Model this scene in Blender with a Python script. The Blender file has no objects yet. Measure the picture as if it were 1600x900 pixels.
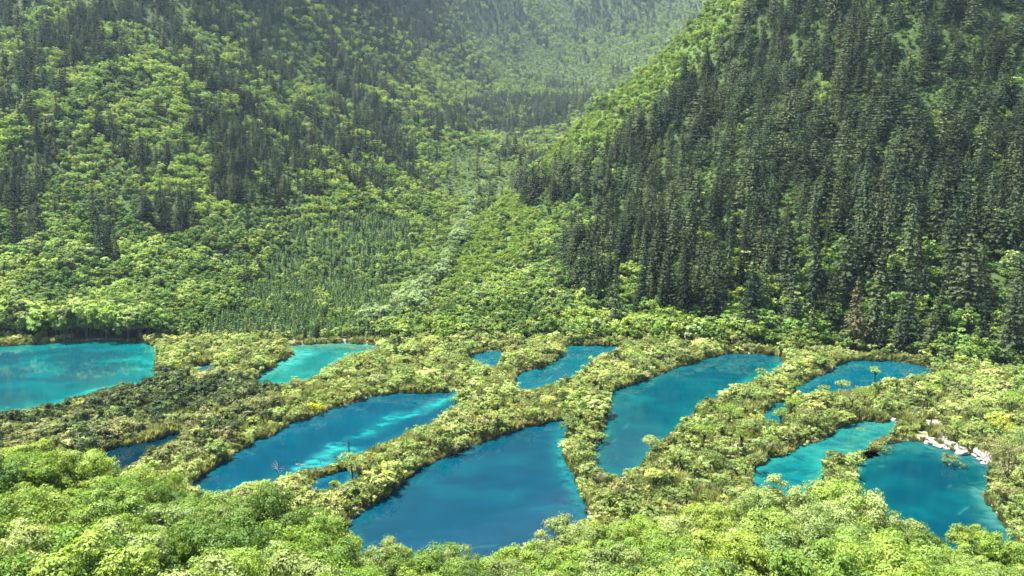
import bpy, math, random
import numpy as np
from mathutils import Vector, Matrix

# ------------------------------------------------------------------ camera, world, sun, exposure
sc = bpy.context.scene
COL = sc.collection
CAM_H, PITCH, FPX = 70.0, math.radians(-9.0), 1256.0
cam_d = bpy.data.cameras.new('camera')
cam_d.sensor_width = 36.0
cam_d.lens = FPX / 1600.0 * 36.0
cam_d.clip_start = 0.5
cam_d.clip_end = 9000.0
cam = bpy.data.objects.new('camera', cam_d)
cam.location = (0, 0, CAM_H)
cam.rotation_euler = (math.radians(90) + PITCH, 0, 0)
COL.objects.link(cam)
sc.camera = cam

SUN_EL, SUN_AZ = math.radians(67), math.radians(-66)      # azimuth clockwise from +Y (away from the camera)
to_sun = Vector((math.sin(SUN_AZ) * math.cos(SUN_EL), math.cos(SUN_AZ) * math.cos(SUN_EL), math.sin(SUN_EL)))
world = bpy.data.worlds.new('World')
sc.world = world
world.use_nodes = True
wn = world.node_tree
sky = wn.nodes.new('ShaderNodeTexSky')
sky.sky_type = 'NISHITA'
sky.sun_disc = False
sky.sun_elevation = SUN_EL
sky.sun_rotation = SUN_AZ
sky.altitude = 2300
wn.links.new(sky.outputs[0], wn.nodes['Background'].inputs[0])
wn.nodes['Background'].inputs[1].default_value = 0.095
sun_d = bpy.data.lights.new('sun', 'SUN')
sun_d.energy = 5.0
sun_d.angle = math.radians(0.53)
sun_d.color = (1.0, 0.95, 0.87)
sun = bpy.data.objects.new('sun', sun_d)
sun.rotation_euler = to_sun.to_track_quat('Z', 'Y').to_euler()
sun.location = (0, 300, 1500)
COL.objects.link(sun)
vs = sc.view_settings
vs.view_transform = 'Standard'
vs.look = 'None'
vs.gamma = 1.0
vs.use_curve_mapping = False
vs.exposure = 2.8
sc.render.engine = 'CYCLES'
cy = sc.cycles
cy.max_bounces = 5
cy.diffuse_bounces = 2
cy.glossy_bounces = 2
cy.transmission_bounces = 3
cy.volume_bounces = 0
cy.caustics_reflective = False
cy.caustics_refractive = False
cy.use_denoising = True

rng = np.random.default_rng(11)
R = random.Random(5)

# ------------------------------------------------------------------ projection and noise helpers
cp, sp = math.cos(PITCH), math.sin(PITCH)


def ray(u, v):
    a = (np.asarray(u, float) - 800) / FPX
    b = (450 - np.asarray(v, float)) / FPX
    return a, cp - sp * b, sp + cp * b


def at_z(u, v, z=0.0):
    dx, dy, dz = ray(u, v)
    t = (z - CAM_H) / dz
    return dx * t, dy * t


def at_y(u, v, y):
    dx, dy, dz = ray(u, v)
    t = y / dy
    return dx * t, y + 0 * t, CAM_H + dz * t


def proj(x, y, z):
    zz = z - CAM_H
    f = y * cp + zz * sp
    f = np.maximum(f, 1e-3)
    up = -y * sp + zz * cp
    return 800 + FPX * x / f, 450 - FPX * up / f


def hash2(ix, iy, seed):
    h = (ix.astype(np.int64) * 374761393 + iy.astype(np.int64) * 668265263 + seed * 982451653) & 0xffffffff
    h = ((h ^ (h >> 13)) * 1274126177) & 0xffffffff
    h = h ^ (h >> 16)
    return (h & 0xffff) / 65535.0


def vnoise(x, y, seed=0):
    x = np.asarray(x, float); y = np.asarray(y, float)
    ix, iy = np.floor(x), np.floor(y)
    fx, fy = x - ix, y - iy
    fx = fx * fx * (3 - 2 * fx); fy = fy * fy * (3 - 2 * fy)
    a = hash2(ix, iy, seed); b = hash2(ix + 1, iy, seed)
    c = hash2(ix, iy + 1, seed); d = hash2(ix + 1, iy + 1, seed)
    return (a * (1 - fx) + b * fx) * (1 - fy) + (c * (1 - fx) + d * fx) * fy


def fbm(x, y, seed=0, octv=4):
    s, amp, tot = 0, 1.0, 0
    for o in range(octv):
        s = s + amp * vnoise(x * 2 ** o + 17.3 * o, y * 2 ** o - 9.1 * o, seed + o)
        tot += amp
        amp *= 0.5
    return s / tot


def sstep(a, b, x):
    t = np.clip((x - a) / (b - a), 0, 1)
    return t * t * (3 - 2 * t)


def inpoly(px, py, poly):
    px = np.asarray(px, float); py = np.asarray(py, float)
    res = np.zeros(px.shape, bool)
    n = len(poly)
    for i in range(n):
        x1, y1 = poly[i]; x2, y2 = poly[(i + 1) % n]
        if y1 == y2:
            continue
        c = ((y1 > py) != (y2 > py)) & (px < (x2 - x1) * (py - y1) / (y2 - y1) + x1)
        res ^= c
    return res


def segdist(px, py, pts, closed=True):
    d = np.full(np.shape(px), 1e9)
    n = len(pts)
    for i in range(n if closed else n - 1):
        x1, y1 = pts[i]; x2, y2 = pts[(i + 1) % n]
        ex, ey = x2 - x1, y2 - y1
        L = ex * ex + ey * ey + 1e-9
        t = np.clip(((px - x1) * ex + (py - y1) * ey) / L, 0, 1)
        d = np.minimum(d, (px - x1 - t * ex) ** 2 + (py - y1 - t * ey) ** 2)
    return np.sqrt(d)


def chaikin(p, n=2):
    for _ in range(n):
        q = []
        for i in range(len(p)):
            a, b = p[i], p[(i + 1) % len(p)]
            q.append((a[0] * .75 + b[0] * .25, a[1] * .75 + b[1] * .25))
            q.append((a[0] * .25 + b[0] * .75, a[1] * .25 + b[1] * .75))
        p = q
    return p


# ------------------------------------------------------------------ lakes (outlines surveyed on the z = 0 plane)
LAKES = {
    'teal_lake': [(-90, 552), (-40, 546), (0, 541), (40, 539), (80, 536), (120, 533), (160, 531), (200, 533), (240, 539), (248, 545), (243, 560), (248, 580), (245, 596), (220, 602), (170, 606), (130, 618), (100, 630), (60, 637), (30, 646), (-40, 652), (-90, 655)],
    'gravel_shore_lake': [(445, 541), (480, 538), (530, 536), (580, 538), (609, 543), (580, 548), (550, 553), (535, 560), (527, 570), (510, 580), (490, 590), (470, 598), (440, 601), (392, 601), (400, 592), (425, 575), (430, 568), (450, 560), (468, 552), (450, 547)],
    'streaked_lake': [(296, 765), (300, 752), (315, 742), (350, 720), (395, 692), (420, 680), (455, 663), (490, 652), (520, 640), (560, 627), (600, 617), (650, 614), (690, 614), (720, 612), (718, 628), (705, 645), (680, 660), (640, 676), (610, 687), (575, 703), (550, 714), (530, 721), (500, 730), (470, 736), (440, 744), (420, 750), (400, 755), (380, 763), (360, 770), (340, 775), (315, 774)],
    'deep_blue_lake': [(545, 830), (548, 815), (560, 805), (580, 790), (610, 770), (640, 745), (670, 726), (700, 713), (740, 697), (780, 680), (820, 668), (850, 660), (894, 655), (887, 670), (882, 690), (880, 710), (890, 730), (905, 760), (917, 790), (912, 810), (900, 825), (870, 850), (800, 876), (700, 886), (600, 882), (552, 868)],
    'tiny_far_lake': [(727, 558), (745, 552), (785, 548), (789, 560), (780, 570), (765, 575), (748, 567)],
    'hook_lake': [(803, 586), (810, 582), (850, 574), (872, 560), (878, 547), (890, 540), (930, 540), (974, 541), (968, 548), (945, 554), (925, 562), (912, 578), (900, 590), (870, 598), (840, 606), (815, 611), (802, 606)],
    'wide_blue_lake': [(949, 620), (955, 612), (985, 602), (1010, 592), (1060, 575), (1100, 562), (1130, 553), (1180, 553), (1224, 557), (1228, 568), (1222, 578), (1195, 588), (1170, 597), (1150, 606), (1125, 616), (1105, 625), (1085, 642), (1070, 662), (1045, 682), (1020, 697), (1010, 717), (997, 731), (980, 742), (950, 742), (930, 727), (923, 707), (933, 690), (945, 665), (949, 640)],
    'forest_edge_lake': [(1240, 606), (1262, 598), (1290, 582), (1320, 567), (1335, 562), (1400, 565), (1450, 571), (1464, 583), (1440, 587), (1400, 593), (1370, 601), (1330, 610), (1290, 614), (1250, 616)],
    'hidden_pool': [(1188, 668), (1193, 650), (1200, 634), (1218, 628), (1232, 634), (1228, 652), (1210, 672)],
    'green_pond': [(1172, 768), (1176, 738), (1200, 720), (1240, 700), (1280, 690), (1310, 672), (1325, 661), (1360, 659), (1385, 663), (1402, 654), (1404, 666), (1388, 681), (1362, 687), (1352, 703), (1330, 709), (1295, 713), (1284, 720), (1288, 738), (1280, 756), (1262, 768), (1220, 776)],
    'corner_lake': [(1328, 738), (1350, 716), (1370, 705), (1390, 692), (1420, 688), (1460, 694), (1500, 710), (1546, 720), (1549, 745), (1535, 770), (1545, 790), (1565, 815), (1588, 840), (1580, 860), (1500, 872), (1440, 850), (1400, 825), (1370, 800), (1340, 772), (1326, 755)],
    'shaded_pool': [(140, 715), (170, 705), (200, 695), (240, 690), (275, 676), (292, 678), (262, 692), (235, 706), (215, 724), (180, 737), (150, 728)],
    'log_pool': [(474, 772), (480, 755), (500, 748), (525, 735), (552, 733), (566, 743), (542, 757), (515, 765), (495, 774)],
    'reed_pool': [(298, 578), (308, 571), (330, 570), (340, 575), (325, 580), (305, 582)],
}
VIS = {k: chaikin(v, 1) for k, v in LAKES.items()}                       # as seen
WORLD = {}
for k, v in VIS.items():
    pts = [tuple(float(c) for c in at_z(a, b)) for a, b in v]
    WORLD[k] = pts


def _one_sdf(k, x, y, shift):
    poly = WORLD[k]
    if shift:
        poly = [(px * (1 - shift / math.hypot(px, py)), py * (1 - shift / math.hypot(px, py))) for px, py in poly]
    d = segdist(x, y, poly)
    return np.where(inpoly(x, y, poly), -d, d)


def lake_sdf_one(k, x, y):
    rag = (fbm(x / 2.6, y / 2.6, 27, 3) - .5) * 2.4 + (fbm(x / 9, y / 9, 28, 2) - .5) * 2.0
    return np.minimum(np.minimum(_one_sdf(k, x, y, 0), _one_sdf(k, x, y, 1.8)), _one_sdf(k, x, y, 3.4)) + rag


def lake_sdf(x, y):
    x = np.asarray(x, float); y = np.asarray(y, float)
    out = np.full(x.shape, 15.0)
    for k, poly in WORLD.items():
        a = np.array(poly)
        m = (x > a[:, 0].min() - 12) & (x < a[:, 0].max() + 12) & (y > a[:, 1].min() - 16) & (y < a[:, 1].max() + 12)
        if m.any():
            out[m] = np.minimum(out[m], lake_sdf_one(k, x[m], y[m]))
    return out


def sees_water(u, v):
    r = np.zeros(np.shape(u), bool)
    for p in VIS.values():
        a = np.array(p)
        m = (u > a[:, 0].min()) & (u < a[:, 0].max()) & (v > a[:, 1].min()) & (v < a[:, 1].max())
        if m.any():
            r[m] |= inpoly(u[m], v[m], p)
    return r


# ------------------------------------------------------------------ terrain
SHORE_U = [-400, 0, 250, 430, 600, 730, 880, 980, 1120, 1230, 1330, 1450, 1530, 1600, 2000]
SHORE_V = [545, 534, 536, 533, 534, 540, 535, 538, 547, 552, 558, 569, 585, 588, 600]
_sx, _sy = at_z(np.array(SHORE_U), np.array(SHORE_V))
_st = _sx / _sy


def shore_y(x, y):
    return np.interp(x / np.maximum(y, 1), _st, _sy)


CTRL = []
for u, v, d in [
    (0, 450, 362), (200, 450, 372), (350, 450, 385), (500, 450, 402), (640, 450, 400), (760, 450, 385), (900, 460, 352), (1000, 460, 340),
    (-250, 300, 420), (0, 300, 450), (200, 300, 475), (350, 300, 510), (500, 300, 560), (650, 310, 650), (740, 330, 640), (800, 400, 450), (790, 330, 560),
    (-250, 100, 560), (0, 100, 600), (200, 100, 630), (350, 120, 700), (500, 150, 800), (600, 170, 900), (650, 150, 1000), (720, 190, 1150), (780, 222, 1050), (790, 262, 800),
    (-250, 0, 640), (0, 0, 700), (200, 0, 735), (400, 0, 880), (500, 0, 1050), (600, 0, 1350), (700, 0, 1800), (850, 0, 2200), (1000, 0, 2300), (1100, 0, 2300),
    (700, 100, 1500), (800, 120, 1700), (900, 100, 1900), (1000, 60, 2100), (860, 170, 1400), (800, 190, 1300),
    (1200, 450, 330), (1300, 450, 313), (1450, 450, 302), (1600, 450, 297), (1850, 450, 292),
    (1100, 380, 372), (1300, 300, 382), (1450, 300, 362), (1600, 300, 352), (1850, 300, 345), (1100, 300, 432), (1000, 360, 398), (900, 400, 400),
    (1300, 100, 478), (1450, 100, 452), (1600, 100, 438), (1850, 100, 430), (1180, 120, 540), (1300, 0, 530), (1450, 0, 500), (1600, 0, 484), (1850, 0, 475),
    (1100, 14, 650), (1060, 60, 655), (1000, 110, 655), (930, 175, 645), (880, 215, 635), (830, 255, 620), (1000, 200, 560), (1080, 100, 610), (940, 280, 510), (860, 330, 505),
]:
    x, y, z = at_y(u, v, d)
    CTRL.append((float(x), float(y), float(z) - 5.0))
CTRL += [(-420, 330, 20), (-300, 305, 0), (-150, 312, 0), (0, 310, 0), (100, 300, 0), (200, 285, 0), (280, 270, 5),
         (150, 900, 105), (260, 900, 190), (120, 780, 110), (60, 760, 62), (40, 900, 72), (230, 780, 230), (350, 760, 330), (480, 800, 420), (420, 1000, 330), (700, 900, 560),
         (330, 640, 330), (450, 560, 370), (280, 640, 270), (600, 600, 520),
         (-800, 700, 420), (-900, 1000, 560), (-500, 900, 420), (-330, 950, 400), (-300, 1200, 520), (-700, 1300, 700), (-300, 1600, 640), (-200, 2100, 760), (-700, 2200, 1000),
         (200, 2700, 1080), (-100, 2900, 1420), (600, 2900, 1390), (1000, 2500, 1350), (700, 2000, 640), (800, 1500, 620), (1300, 2000, 1000), (1200, 1300, 850), (1800, 3000, 1300), (-1300, 3000, 1400), (300, 3300, 1620), (-1500, 1500, 1000)]
CTRL = np.array(CTRL)


def _tps_fit(P, lam=2e-3):
    S = 400.0
    X = P[:, :2] / S
    n = len(X)
    r2 = ((X[:, None] - X[None]) ** 2).sum(-1)
    K = 0.5 * r2 * np.log(r2 + 1e-12)
    A = np.zeros((n + 3, n + 3))
    A[:n, :n] = K + lam * np.eye(n)
    A[:n, n:] = np.c_[np.ones(n), X]
    A[n:, :n] = A[:n, n:].T
    w = np.linalg.solve(A, np.r_[P[:, 2], 0, 0, 0])
    return X, w, S


_TX, _TW, _TS = _tps_fit(CTRL)


def tps(x, y):
    x = np.asarray(x, float); y = np.asarray(y, float)
    out = _TW[-3] + _TW[-2] * x / _TS + _TW[-1] * y / _TS
    for (cx, cy_), w in zip(_TX, _TW[:-3]):
        r2 = (x / _TS - cx) ** 2 + (y / _TS - cy_) ** 2
        out = out + w * 0.5 * r2 * np.log(r2 + 1e-12)
    return out


FG_X = np.array([-120, -64, -45, -33, -18, 5, 28, 38, 50, 66, 120])
FG_Y = np.array([-60, 0, 40, 70, 90, 110, 122, 136])
FG_Z = np.array([
    [90, 68, 40, 25, 21, 19, 10, .5], [90, 68, 40, 25, 21, 19, 10, .5], [90, 68, 39, 24, 20, 16, 8, .5], [90, 68, 38, 22, 17, 12, 4, .5],
    [90, 68, 38, 20, 11, 3, 1, .5], [90, 68, 38, 20, 12, 4, 1.5, .5], [90, 68, 38, 21, 15, 9, 3, .5], [90, 68, 38, 22, 16, 11, 4, .5],
    [90, 68, 38, 21, 15, 8, 2, .5], [90, 68, 38, 20, 12, 4, 1, .5], [90, 68, 38, 20, 12, 4, 1, .5]])


def fg_h(x, y):
    xi = np.clip(np.searchsorted(FG_X, x) - 1, 0, len(FG_X) - 2)
    fx = np.clip((x - FG_X[xi]) / (FG_X[xi + 1] - FG_X[xi]), 0, 1)
    yi = np.clip(np.searchsorted(FG_Y, y) - 1, 0, len(FG_Y) - 2)
    fy = np.clip((y - FG_Y[yi]) / (FG_Y[yi + 1] - FG_Y[yi]), 0, 1)
    return ((FG_Z[xi, yi] * (1 - fx) + FG_Z[xi + 1, yi] * fx) * (1 - fy) + (FG_Z[xi, yi + 1] * (1 - fx) + FG_Z[xi + 1, yi + 1] * fx) * fy)


def height(x, y, sdf=None):
    x = np.asarray(x, float); y = np.asarray(y, float)
    sy = shore_y(x, y)
    w = sstep(-2, 38, y - sy)
    hill = np.maximum(tps(x, y), 0.6)
    n = (fbm(x / 60, y / 60, 3, 4) - .5) * 20 * sstep(10, 120, y - sy) + (fbm(x / 9, y / 9, 8, 3) - .5) * 1.6 * w
    h = 0.45 + (fbm(x / 6, y / 6, 5, 3) - .5) * 0.5 + w * (hill + n - .45)
    fg = fg_h(x, y)
    h = np.where(y < 136, np.maximum(h * 0 + .45, fg) + (fbm(x / 7, y / 7, 4, 3) - .5) * 1.2 * sstep(136, 110, y), h)
    if sdf is None:
        sdf = np.full(x.shape, 15.0)
        m = (y > 95) & (y < 345)
        sdf[m] = lake_sdf(x[m], y[m])
    t = sstep(-1.3, 1.3, sdf)
    return -1.3 * (1 - t) + np.maximum(h, 0.22) * t


# ------------------------------------------------------------------ object helpers
def mesh_from(name, V, F, mats, midx=None, smooth=False, attrs=None):
    """V: (n,3); F: (m,4) quads or (m,3) triangles."""
    V = np.asarray(V, np.float32); F = np.asarray(F, np.int32)
    me = bpy.data.meshes.new(name)
    k = F.shape[1]
    me.vertices.add(len(V)); me.vertices.foreach_set('co', V.ravel())
    me.loops.add(F.size); me.loops.foreach_set('vertex_index', F.ravel())
    me.polygons.add(len(F))
    me.polygons.foreach_set('loop_start', np.arange(0, F.size, k, dtype=np.int32))
    me.polygons.foreach_set('loop_total', np.full(len(F), k, np.int32))
    if midx is not None:
        me.polygons.foreach_set('material_index', np.asarray(midx, np.int32))
    if smooth:
        me.polygons.foreach_set('use_smooth', np.ones(len(F), bool))
    for m in mats:
        me.materials.append(m)
    for an, (typ, val) in (attrs or {}).items():
        a = me.attributes.new(an, typ, 'POINT')
        a.data.foreach_set('color' if typ == 'FLOAT_COLOR' else ('vector' if typ == 'FLOAT_VECTOR' else 'value'), np.asarray(val).ravel())
    me.update(calc_edges=True)
    me.validate()
    return me


def link(name, data, parent=None, loc=None):
    o = bpy.data.objects.new(name, data)
    COL.objects.link(o)
    if parent:
        o.parent = parent
    if loc is not None:
        o.location = loc
    return o


def tag(o, label=None, cat=None, group=None, kind=None):
    if label: o['label'] = label
    if cat: o['category'] = cat
    if group: o['group'] = group
    if kind: o['kind'] = kind
    return o


# ------------------------------------------------------------------ materials
def new_mat(name):
    m = bpy.data.materials.new(name)
    m.use_nodes = True
    nt = m.node_tree
    nt.nodes.clear()
    return m, nt, nt.nodes.new('ShaderNodeOutputMaterial')


def foliage_mat(name, c_a, c_b, c_c, trans=0.4, tint=(0.9, 1.15, 0.5), nscale=0.35, hue_var=0.02, val_var=0.35, spec=.10, rough=.65):
    """Three leaf colours mixed by a clump noise and by a value that differs from plant to plant."""
    m, nt, out = new_mat(name)
    N, L = nt.nodes, nt.links
    oi = N.new('ShaderNodeObjectInfo')
    tc = N.new('ShaderNodeTexCoord')
    no = N.new('ShaderNodeTexNoise')
    no.inputs['Scale'].default_value = nscale
    no.inputs['Detail'].default_value = 3
    L.new(tc.outputs['Object'], no.inputs['Vector'])
    rp = N.new('ShaderNodeValToRGB')
    rp.color_ramp.elements[0].position = 0.0; rp.color_ramp.elements[0].color = (*c_a, 1)
    rp.color_ramp.elements[1].position = 1.0; rp.color_ramp.elements[1].color = (*c_c, 1)
    e = rp.color_ramp.elements.new(0.5); e.color = (*c_b, 1)
    ad = N.new('ShaderNodeMath'); ad.operation = 'MULTIPLY_ADD'
    L.new(no.outputs['Fac'], ad.inputs[0]); ad.inputs[1].default_value = 0.7
    L.new(oi.outputs['Random'], ad.inputs[2])
    su = N.new('ShaderNodeMath'); su.operation = 'SUBTRACT'; su.inputs[1].default_value = 0.35
    L.new(ad.outputs[0], su.inputs[0])
    L.new(su.outputs[0], rp.inputs[0])
    hs = N.new('ShaderNodeHueSaturation')
    L.new(rp.outputs[0], hs.inputs['Color'])
    # second independent random from the first
    mu = N.new('ShaderNodeMath'); mu.operation = 'MULTIPLY'; mu.inputs[1].default_value = 37.31
    fr = N.new('ShaderNodeMath'); fr.operation = 'FRACT'
    L.new(oi.outputs['Random'], mu.inputs[0]); L.new(mu.outputs[0], fr.inputs[0])
    mh = N.new('ShaderNodeMapRange'); mh.inputs['To Min'].default_value = 0.5 - hue_var; mh.inputs['To Max'].default_value = 0.5 + hue_var
    L.new(fr.outputs[0], mh.inputs['Value']); L.new(mh.outputs[0], hs.inputs['Hue'])
    mu2 = N.new('ShaderNodeMath'); mu2.operation = 'MULTIPLY'; mu2.inputs[1].default_value = 91.7
    fr2 = N.new('ShaderNodeMath'); fr2.operation = 'FRACT'
    L.new(oi.outputs['Random'], mu2.inputs[0]); L.new(mu2.outputs[0], fr2.inputs[0])
    mv = N.new('ShaderNodeMapRange'); mv.inputs['To Min'].default_value = 1 - val_var; mv.inputs['To Max'].default_value = 1 + val_var
    L.new(fr2.outputs[0], mv.inputs['Value']); L.new(mv.outputs[0], hs.inputs['Value'])
    pb = N.new('ShaderNodeBsdfPrincipled')
    L.new(hs.outputs[0], pb.inputs['Base Color'])
    pb.inputs['Roughness'].default_value = rough
    pb.inputs['Specular IOR Level'].default_value = spec
    tr = N.new('ShaderNodeBsdfTranslucent')
    mt = N.new('ShaderNodeMix'); mt.data_type = 'RGBA'; mt.blend_type = 'MULTIPLY'
    mt.inputs['Factor'].default_value = 1.0
    L.new(hs.outputs[0], mt.inputs[6]); mt.inputs[7].default_value = (*[t * 1.25 for t in tint], 1)
    L.new(mt.outputs[2], tr.inputs['Color'])
    mx = N.new('ShaderNodeMixShader'); mx.inputs[0].default_value = trans
    L.new(pb.outputs[0], mx.inputs[1]); L.new(tr.outputs[0], mx.inputs[2])
    L.new(mx.outputs[0], out.inputs['Surface'])
    return m


def bark_mat(name, c1, c2, scale=3.0):
    m, nt, out = new_mat(name)
    N, L = nt.nodes, nt.links
    tc = N.new('ShaderNodeTexCoord')
    no = N.new('ShaderNodeTexNoise'); no.inputs['Scale'].default_value = scale; no.inputs['Detail'].default_value = 6
    L.new(tc.outputs['Object'], no.inputs['Vector'])
    rp = N.new('ShaderNodeValToRGB')
    rp.color_ramp.elements[0].position = .35; rp.color_ramp.elements[0].color = (*c1, 1)
    rp.color_ramp.elements[1].position = .65; rp.color_ramp.elements[1].color = (*c2, 1)
    L.new(no.outputs['Fac'], rp.inputs[0])
    pb = N.new('ShaderNodeBsdfPrincipled'); pb.inputs['Roughness'].default_value = .9
    pb.inputs['Specular IOR Level'].default_value = .1
    L.new(rp.outputs[0], pb.inputs['Base Color'])
    bp = N.new('ShaderNodeBump'); bp.inputs['Strength'].default_value = .6; bp.inputs['Distance'].default_value = .05
    L.new(no.outputs['Fac'], bp.inputs['Height']); L.new(bp.outputs[0], pb.inputs['Normal'])
    L.new(pb.outputs[0], out.inputs['Surface'])
    return m


M = {}
M['spruce'] = foliage_mat('spruce needles', (.015, .024, .012), (.028, .041, .019), (.050, .064, .026), .20, (1.0, 1.0, .5), .25, .025, .55, .03, .8)
M['spruce_brown'] = foliage_mat('browning spruce needles', (0.026, 0.029, 0.014), (0.044, 0.044, 0.021), (0.07, 0.064, 0.03), .2, (1.0, .9, .5), .25, .02, .3, .03, .8)
M['broad'] = foliage_mat('broadleaf foliage', (0.062, 0.11, 0.026), (0.114, 0.17, 0.04), (0.186, 0.234, 0.064), 0.34, (1.0, 1.05, .4), .22, .018, .28)
M['broad_dark'] = foliage_mat('dark broadleaf foliage', (.034, .070, .014), (.065, .112, .020), (.110, .160, .030), 0.30, (1.0, 1.05, .4), .22, .018, .25)
M['broad_lime'] = foliage_mat('lime broadleaf foliage', (0.096, 0.156, 0.028), (0.148, 0.21, 0.04), (0.208, 0.262, 0.06), 0.36, (1.0, 1.05, .4), .22, .015, .2)
M['broad_grey'] = foliage_mat('greyish broadleaf foliage', (.085, .125, .042), (.135, .180, .062), (.200, .240, .095), 0.32, (1.0, 1.02, .55), .22, .015, .2)
M['silver'] = foliage_mat('silver willow foliage', (0.085, 0.135, 0.045), (0.145, 0.2, 0.075), (0.215, 0.27, 0.12), .38, (.97, 1.0, .65), .3, .015, .2)
M['young'] = foliage_mat('young conifer needles', (0.034, 0.066, 0.02), (0.06, 0.102, 0.028), (0.1, 0.148, 0.04), .22, (.9, 1.0, .5), .6, .02, .3)
M['lime'] = foliage_mat('lime scrub foliage', (0.08, 0.14, 0.024), (0.125, 0.185, 0.03), (0.17, 0.225, 0.045), .45, (1.0, 1.0, .4), .5, .015, .25)
M['dike'] = foliage_mat('yellow green dike shrubs', (0.118, 0.16, 0.046), (0.192, 0.236, 0.07), (0.268, 0.302, 0.112), .42, (1.0, 1.03, .45), .8, .028, .40)
M['sapling'] = foliage_mat('sapling foliage', (0.11, 0.16, 0.042), (0.18, 0.23, 0.062), (0.25, 0.29, 0.1), .42, (1.0, 1.03, .45), .8, .028, .40)
M['darkbush'] = foliage_mat('dark bush foliage', (0.026, 0.044, 0.016), (0.046, 0.068, 0.022), (0.078, 0.096, 0.034), .28, (1, 1, .6), 1.0, .02, .3)  # on the left dike this dark tone stands in for cloud shade
M['olive'] = foliage_mat('olive bush foliage', (0.085, 0.102, 0.036), (0.13, 0.146, 0.048), (0.185, 0.19, 0.08), .35, (1, 1, .5), 1.0, .02, .25)
M['yellow'] = foliage_mat('yellow bush foliage', (0.22, 0.25, 0.016), (0.29, 0.31, 0.02), (0.35, 0.36, 0.03), .42, (1, 1, .3), 1.2, .005, .1)
M['sedge'] = foliage_mat('shore sedge', (0.095, 0.092, 0.034), (0.16, 0.148, 0.052), (0.23, 0.21, 0.078), .3, (1, .95, .5), 1.5, .015, .35)
M['reed'] = foliage_mat('reeds', (.105, .125, .040), (.170, .190, .062), (.245, .255, .100), .35, (1, 1, .5), 1.5, .015, .3)
M['grass'] = foliage_mat('grass tufts', (.13, .16, .03), (.19, .21, .045), (.26, .26, .07), .35, (1, 1, .4), 1.5, .015, .3)
M['fg_fresh'] = foliage_mat('fresh green leaves', (0.072, 0.126, 0.022), (0.116, 0.182, 0.032), (0.18, 0.242, 0.05), 0.36, (1.0, 1.05, .4), .35, .01, .12)
M['fg_yellow'] = foliage_mat('yellow green leaves', (0.098, 0.155, 0.025), (0.145, 0.208, 0.034), (0.205, 0.262, 0.054), 0.38, (1.0, 1.05, .35), .35, .01, .12)
M['fg_grey'] = foliage_mat('grey green leaves', (0.098, 0.145, 0.04), (0.148, 0.198, 0.056), (0.212, 0.258, 0.088), 0.34, (1.0, 1.02, .55), .35, .01, .12)
M['fg_dark'] = foliage_mat('deep green leaves', (0.046, 0.084, 0.018), (0.08, 0.132, 0.025), (0.135, 0.19, 0.038), 0.30, (.97, 1.05, .45), .35, .01, .12)
M['bark'] = bark_mat('grey brown bark', (.035, .028, .022), (.095, .080, .065))
M['bark_dark'] = bark_mat('dark bark', (.018, .014, .011), (.050, .040, .032))
M['deadwood'] = bark_mat('bleached dead wood', (.08, .07, .062), (.20, .18, .165))
M['deadwood_dark'] = bark_mat('dark dead wood', (.03, .026, .024), (.08, .07, .065))


# ------------------------------------------------------------------ vegetation meshes
def leaves(P, Nn, size, g, bend=0.25, aspect=0.6):
    """Diamond leaf clumps at P facing Nn."""
    n = len(P)
    Nn = Nn / (np.linalg.norm(Nn, axis=1, keepdims=True) + 1e-9)
    r = g.normal(size=(n, 3))
    t1 = np.cross(Nn, r); t1 /= (np.linalg.norm(t1, axis=1, keepdims=True) + 1e-9)
    t2 = np.cross(Nn, t1)
    s = (size * g.uniform(.6, 1.35, n))[:, None]
    a = t1 * s; b = t2 * s * aspect
    up = Nn * s * bend
    V = np.stack([P - a, P + b + up, P + a, P - b + up], 1).reshape(-1, 3)
    F = np.arange(4 * n).reshape(n, 4)
    return V, F


def merge(parts):
    V, F, I = [], [], []
    o = 0
    for (v, f, mi) in parts:
        V.append(v); F.append(np.asarray(f) + o); I.append(np.full(len(f), mi)); o += len(v)
    return np.concatenate(V), np.concatenate(F), np.concatenate(I)


def tube(path, radii, sides=6):
    path = np.asarray(path, float)
    V, F = [], []
    for i, (p, r) in enumerate(zip(path, radii)):
        d = path[min(i + 1, len(path) - 1)] - path[max(i - 1, 0)]
        d = d / (np.linalg.norm(d) + 1e-9)
        a = np.cross(d, (0.3, 1, 0.1)); a /= np.linalg.norm(a)
        b = np.cross(d, a)
        for k in range(sides):
            t = 2 * math.pi * k / sides
            V.append(p + r * (math.cos(t) * a + math.sin(t) * b))
    for i in range(len(path) - 1):
        for k in range(sides):
            k2 = (k + 1) % sides
            F.append((i * sides + k, i * sides + k2, (i + 1) * sides + k2, (i + 1) * sides + k))
    return np.array(V), np.array(F)


def tubes(lst):
    V, F, o = [], [], 0
    for path, rad, s in lst:
        v, f = tube(path, rad, s)
        V.append(v); F.append(f + o); o += len(v)
    return np.concatenate(V), np.concatenate(F)


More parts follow.
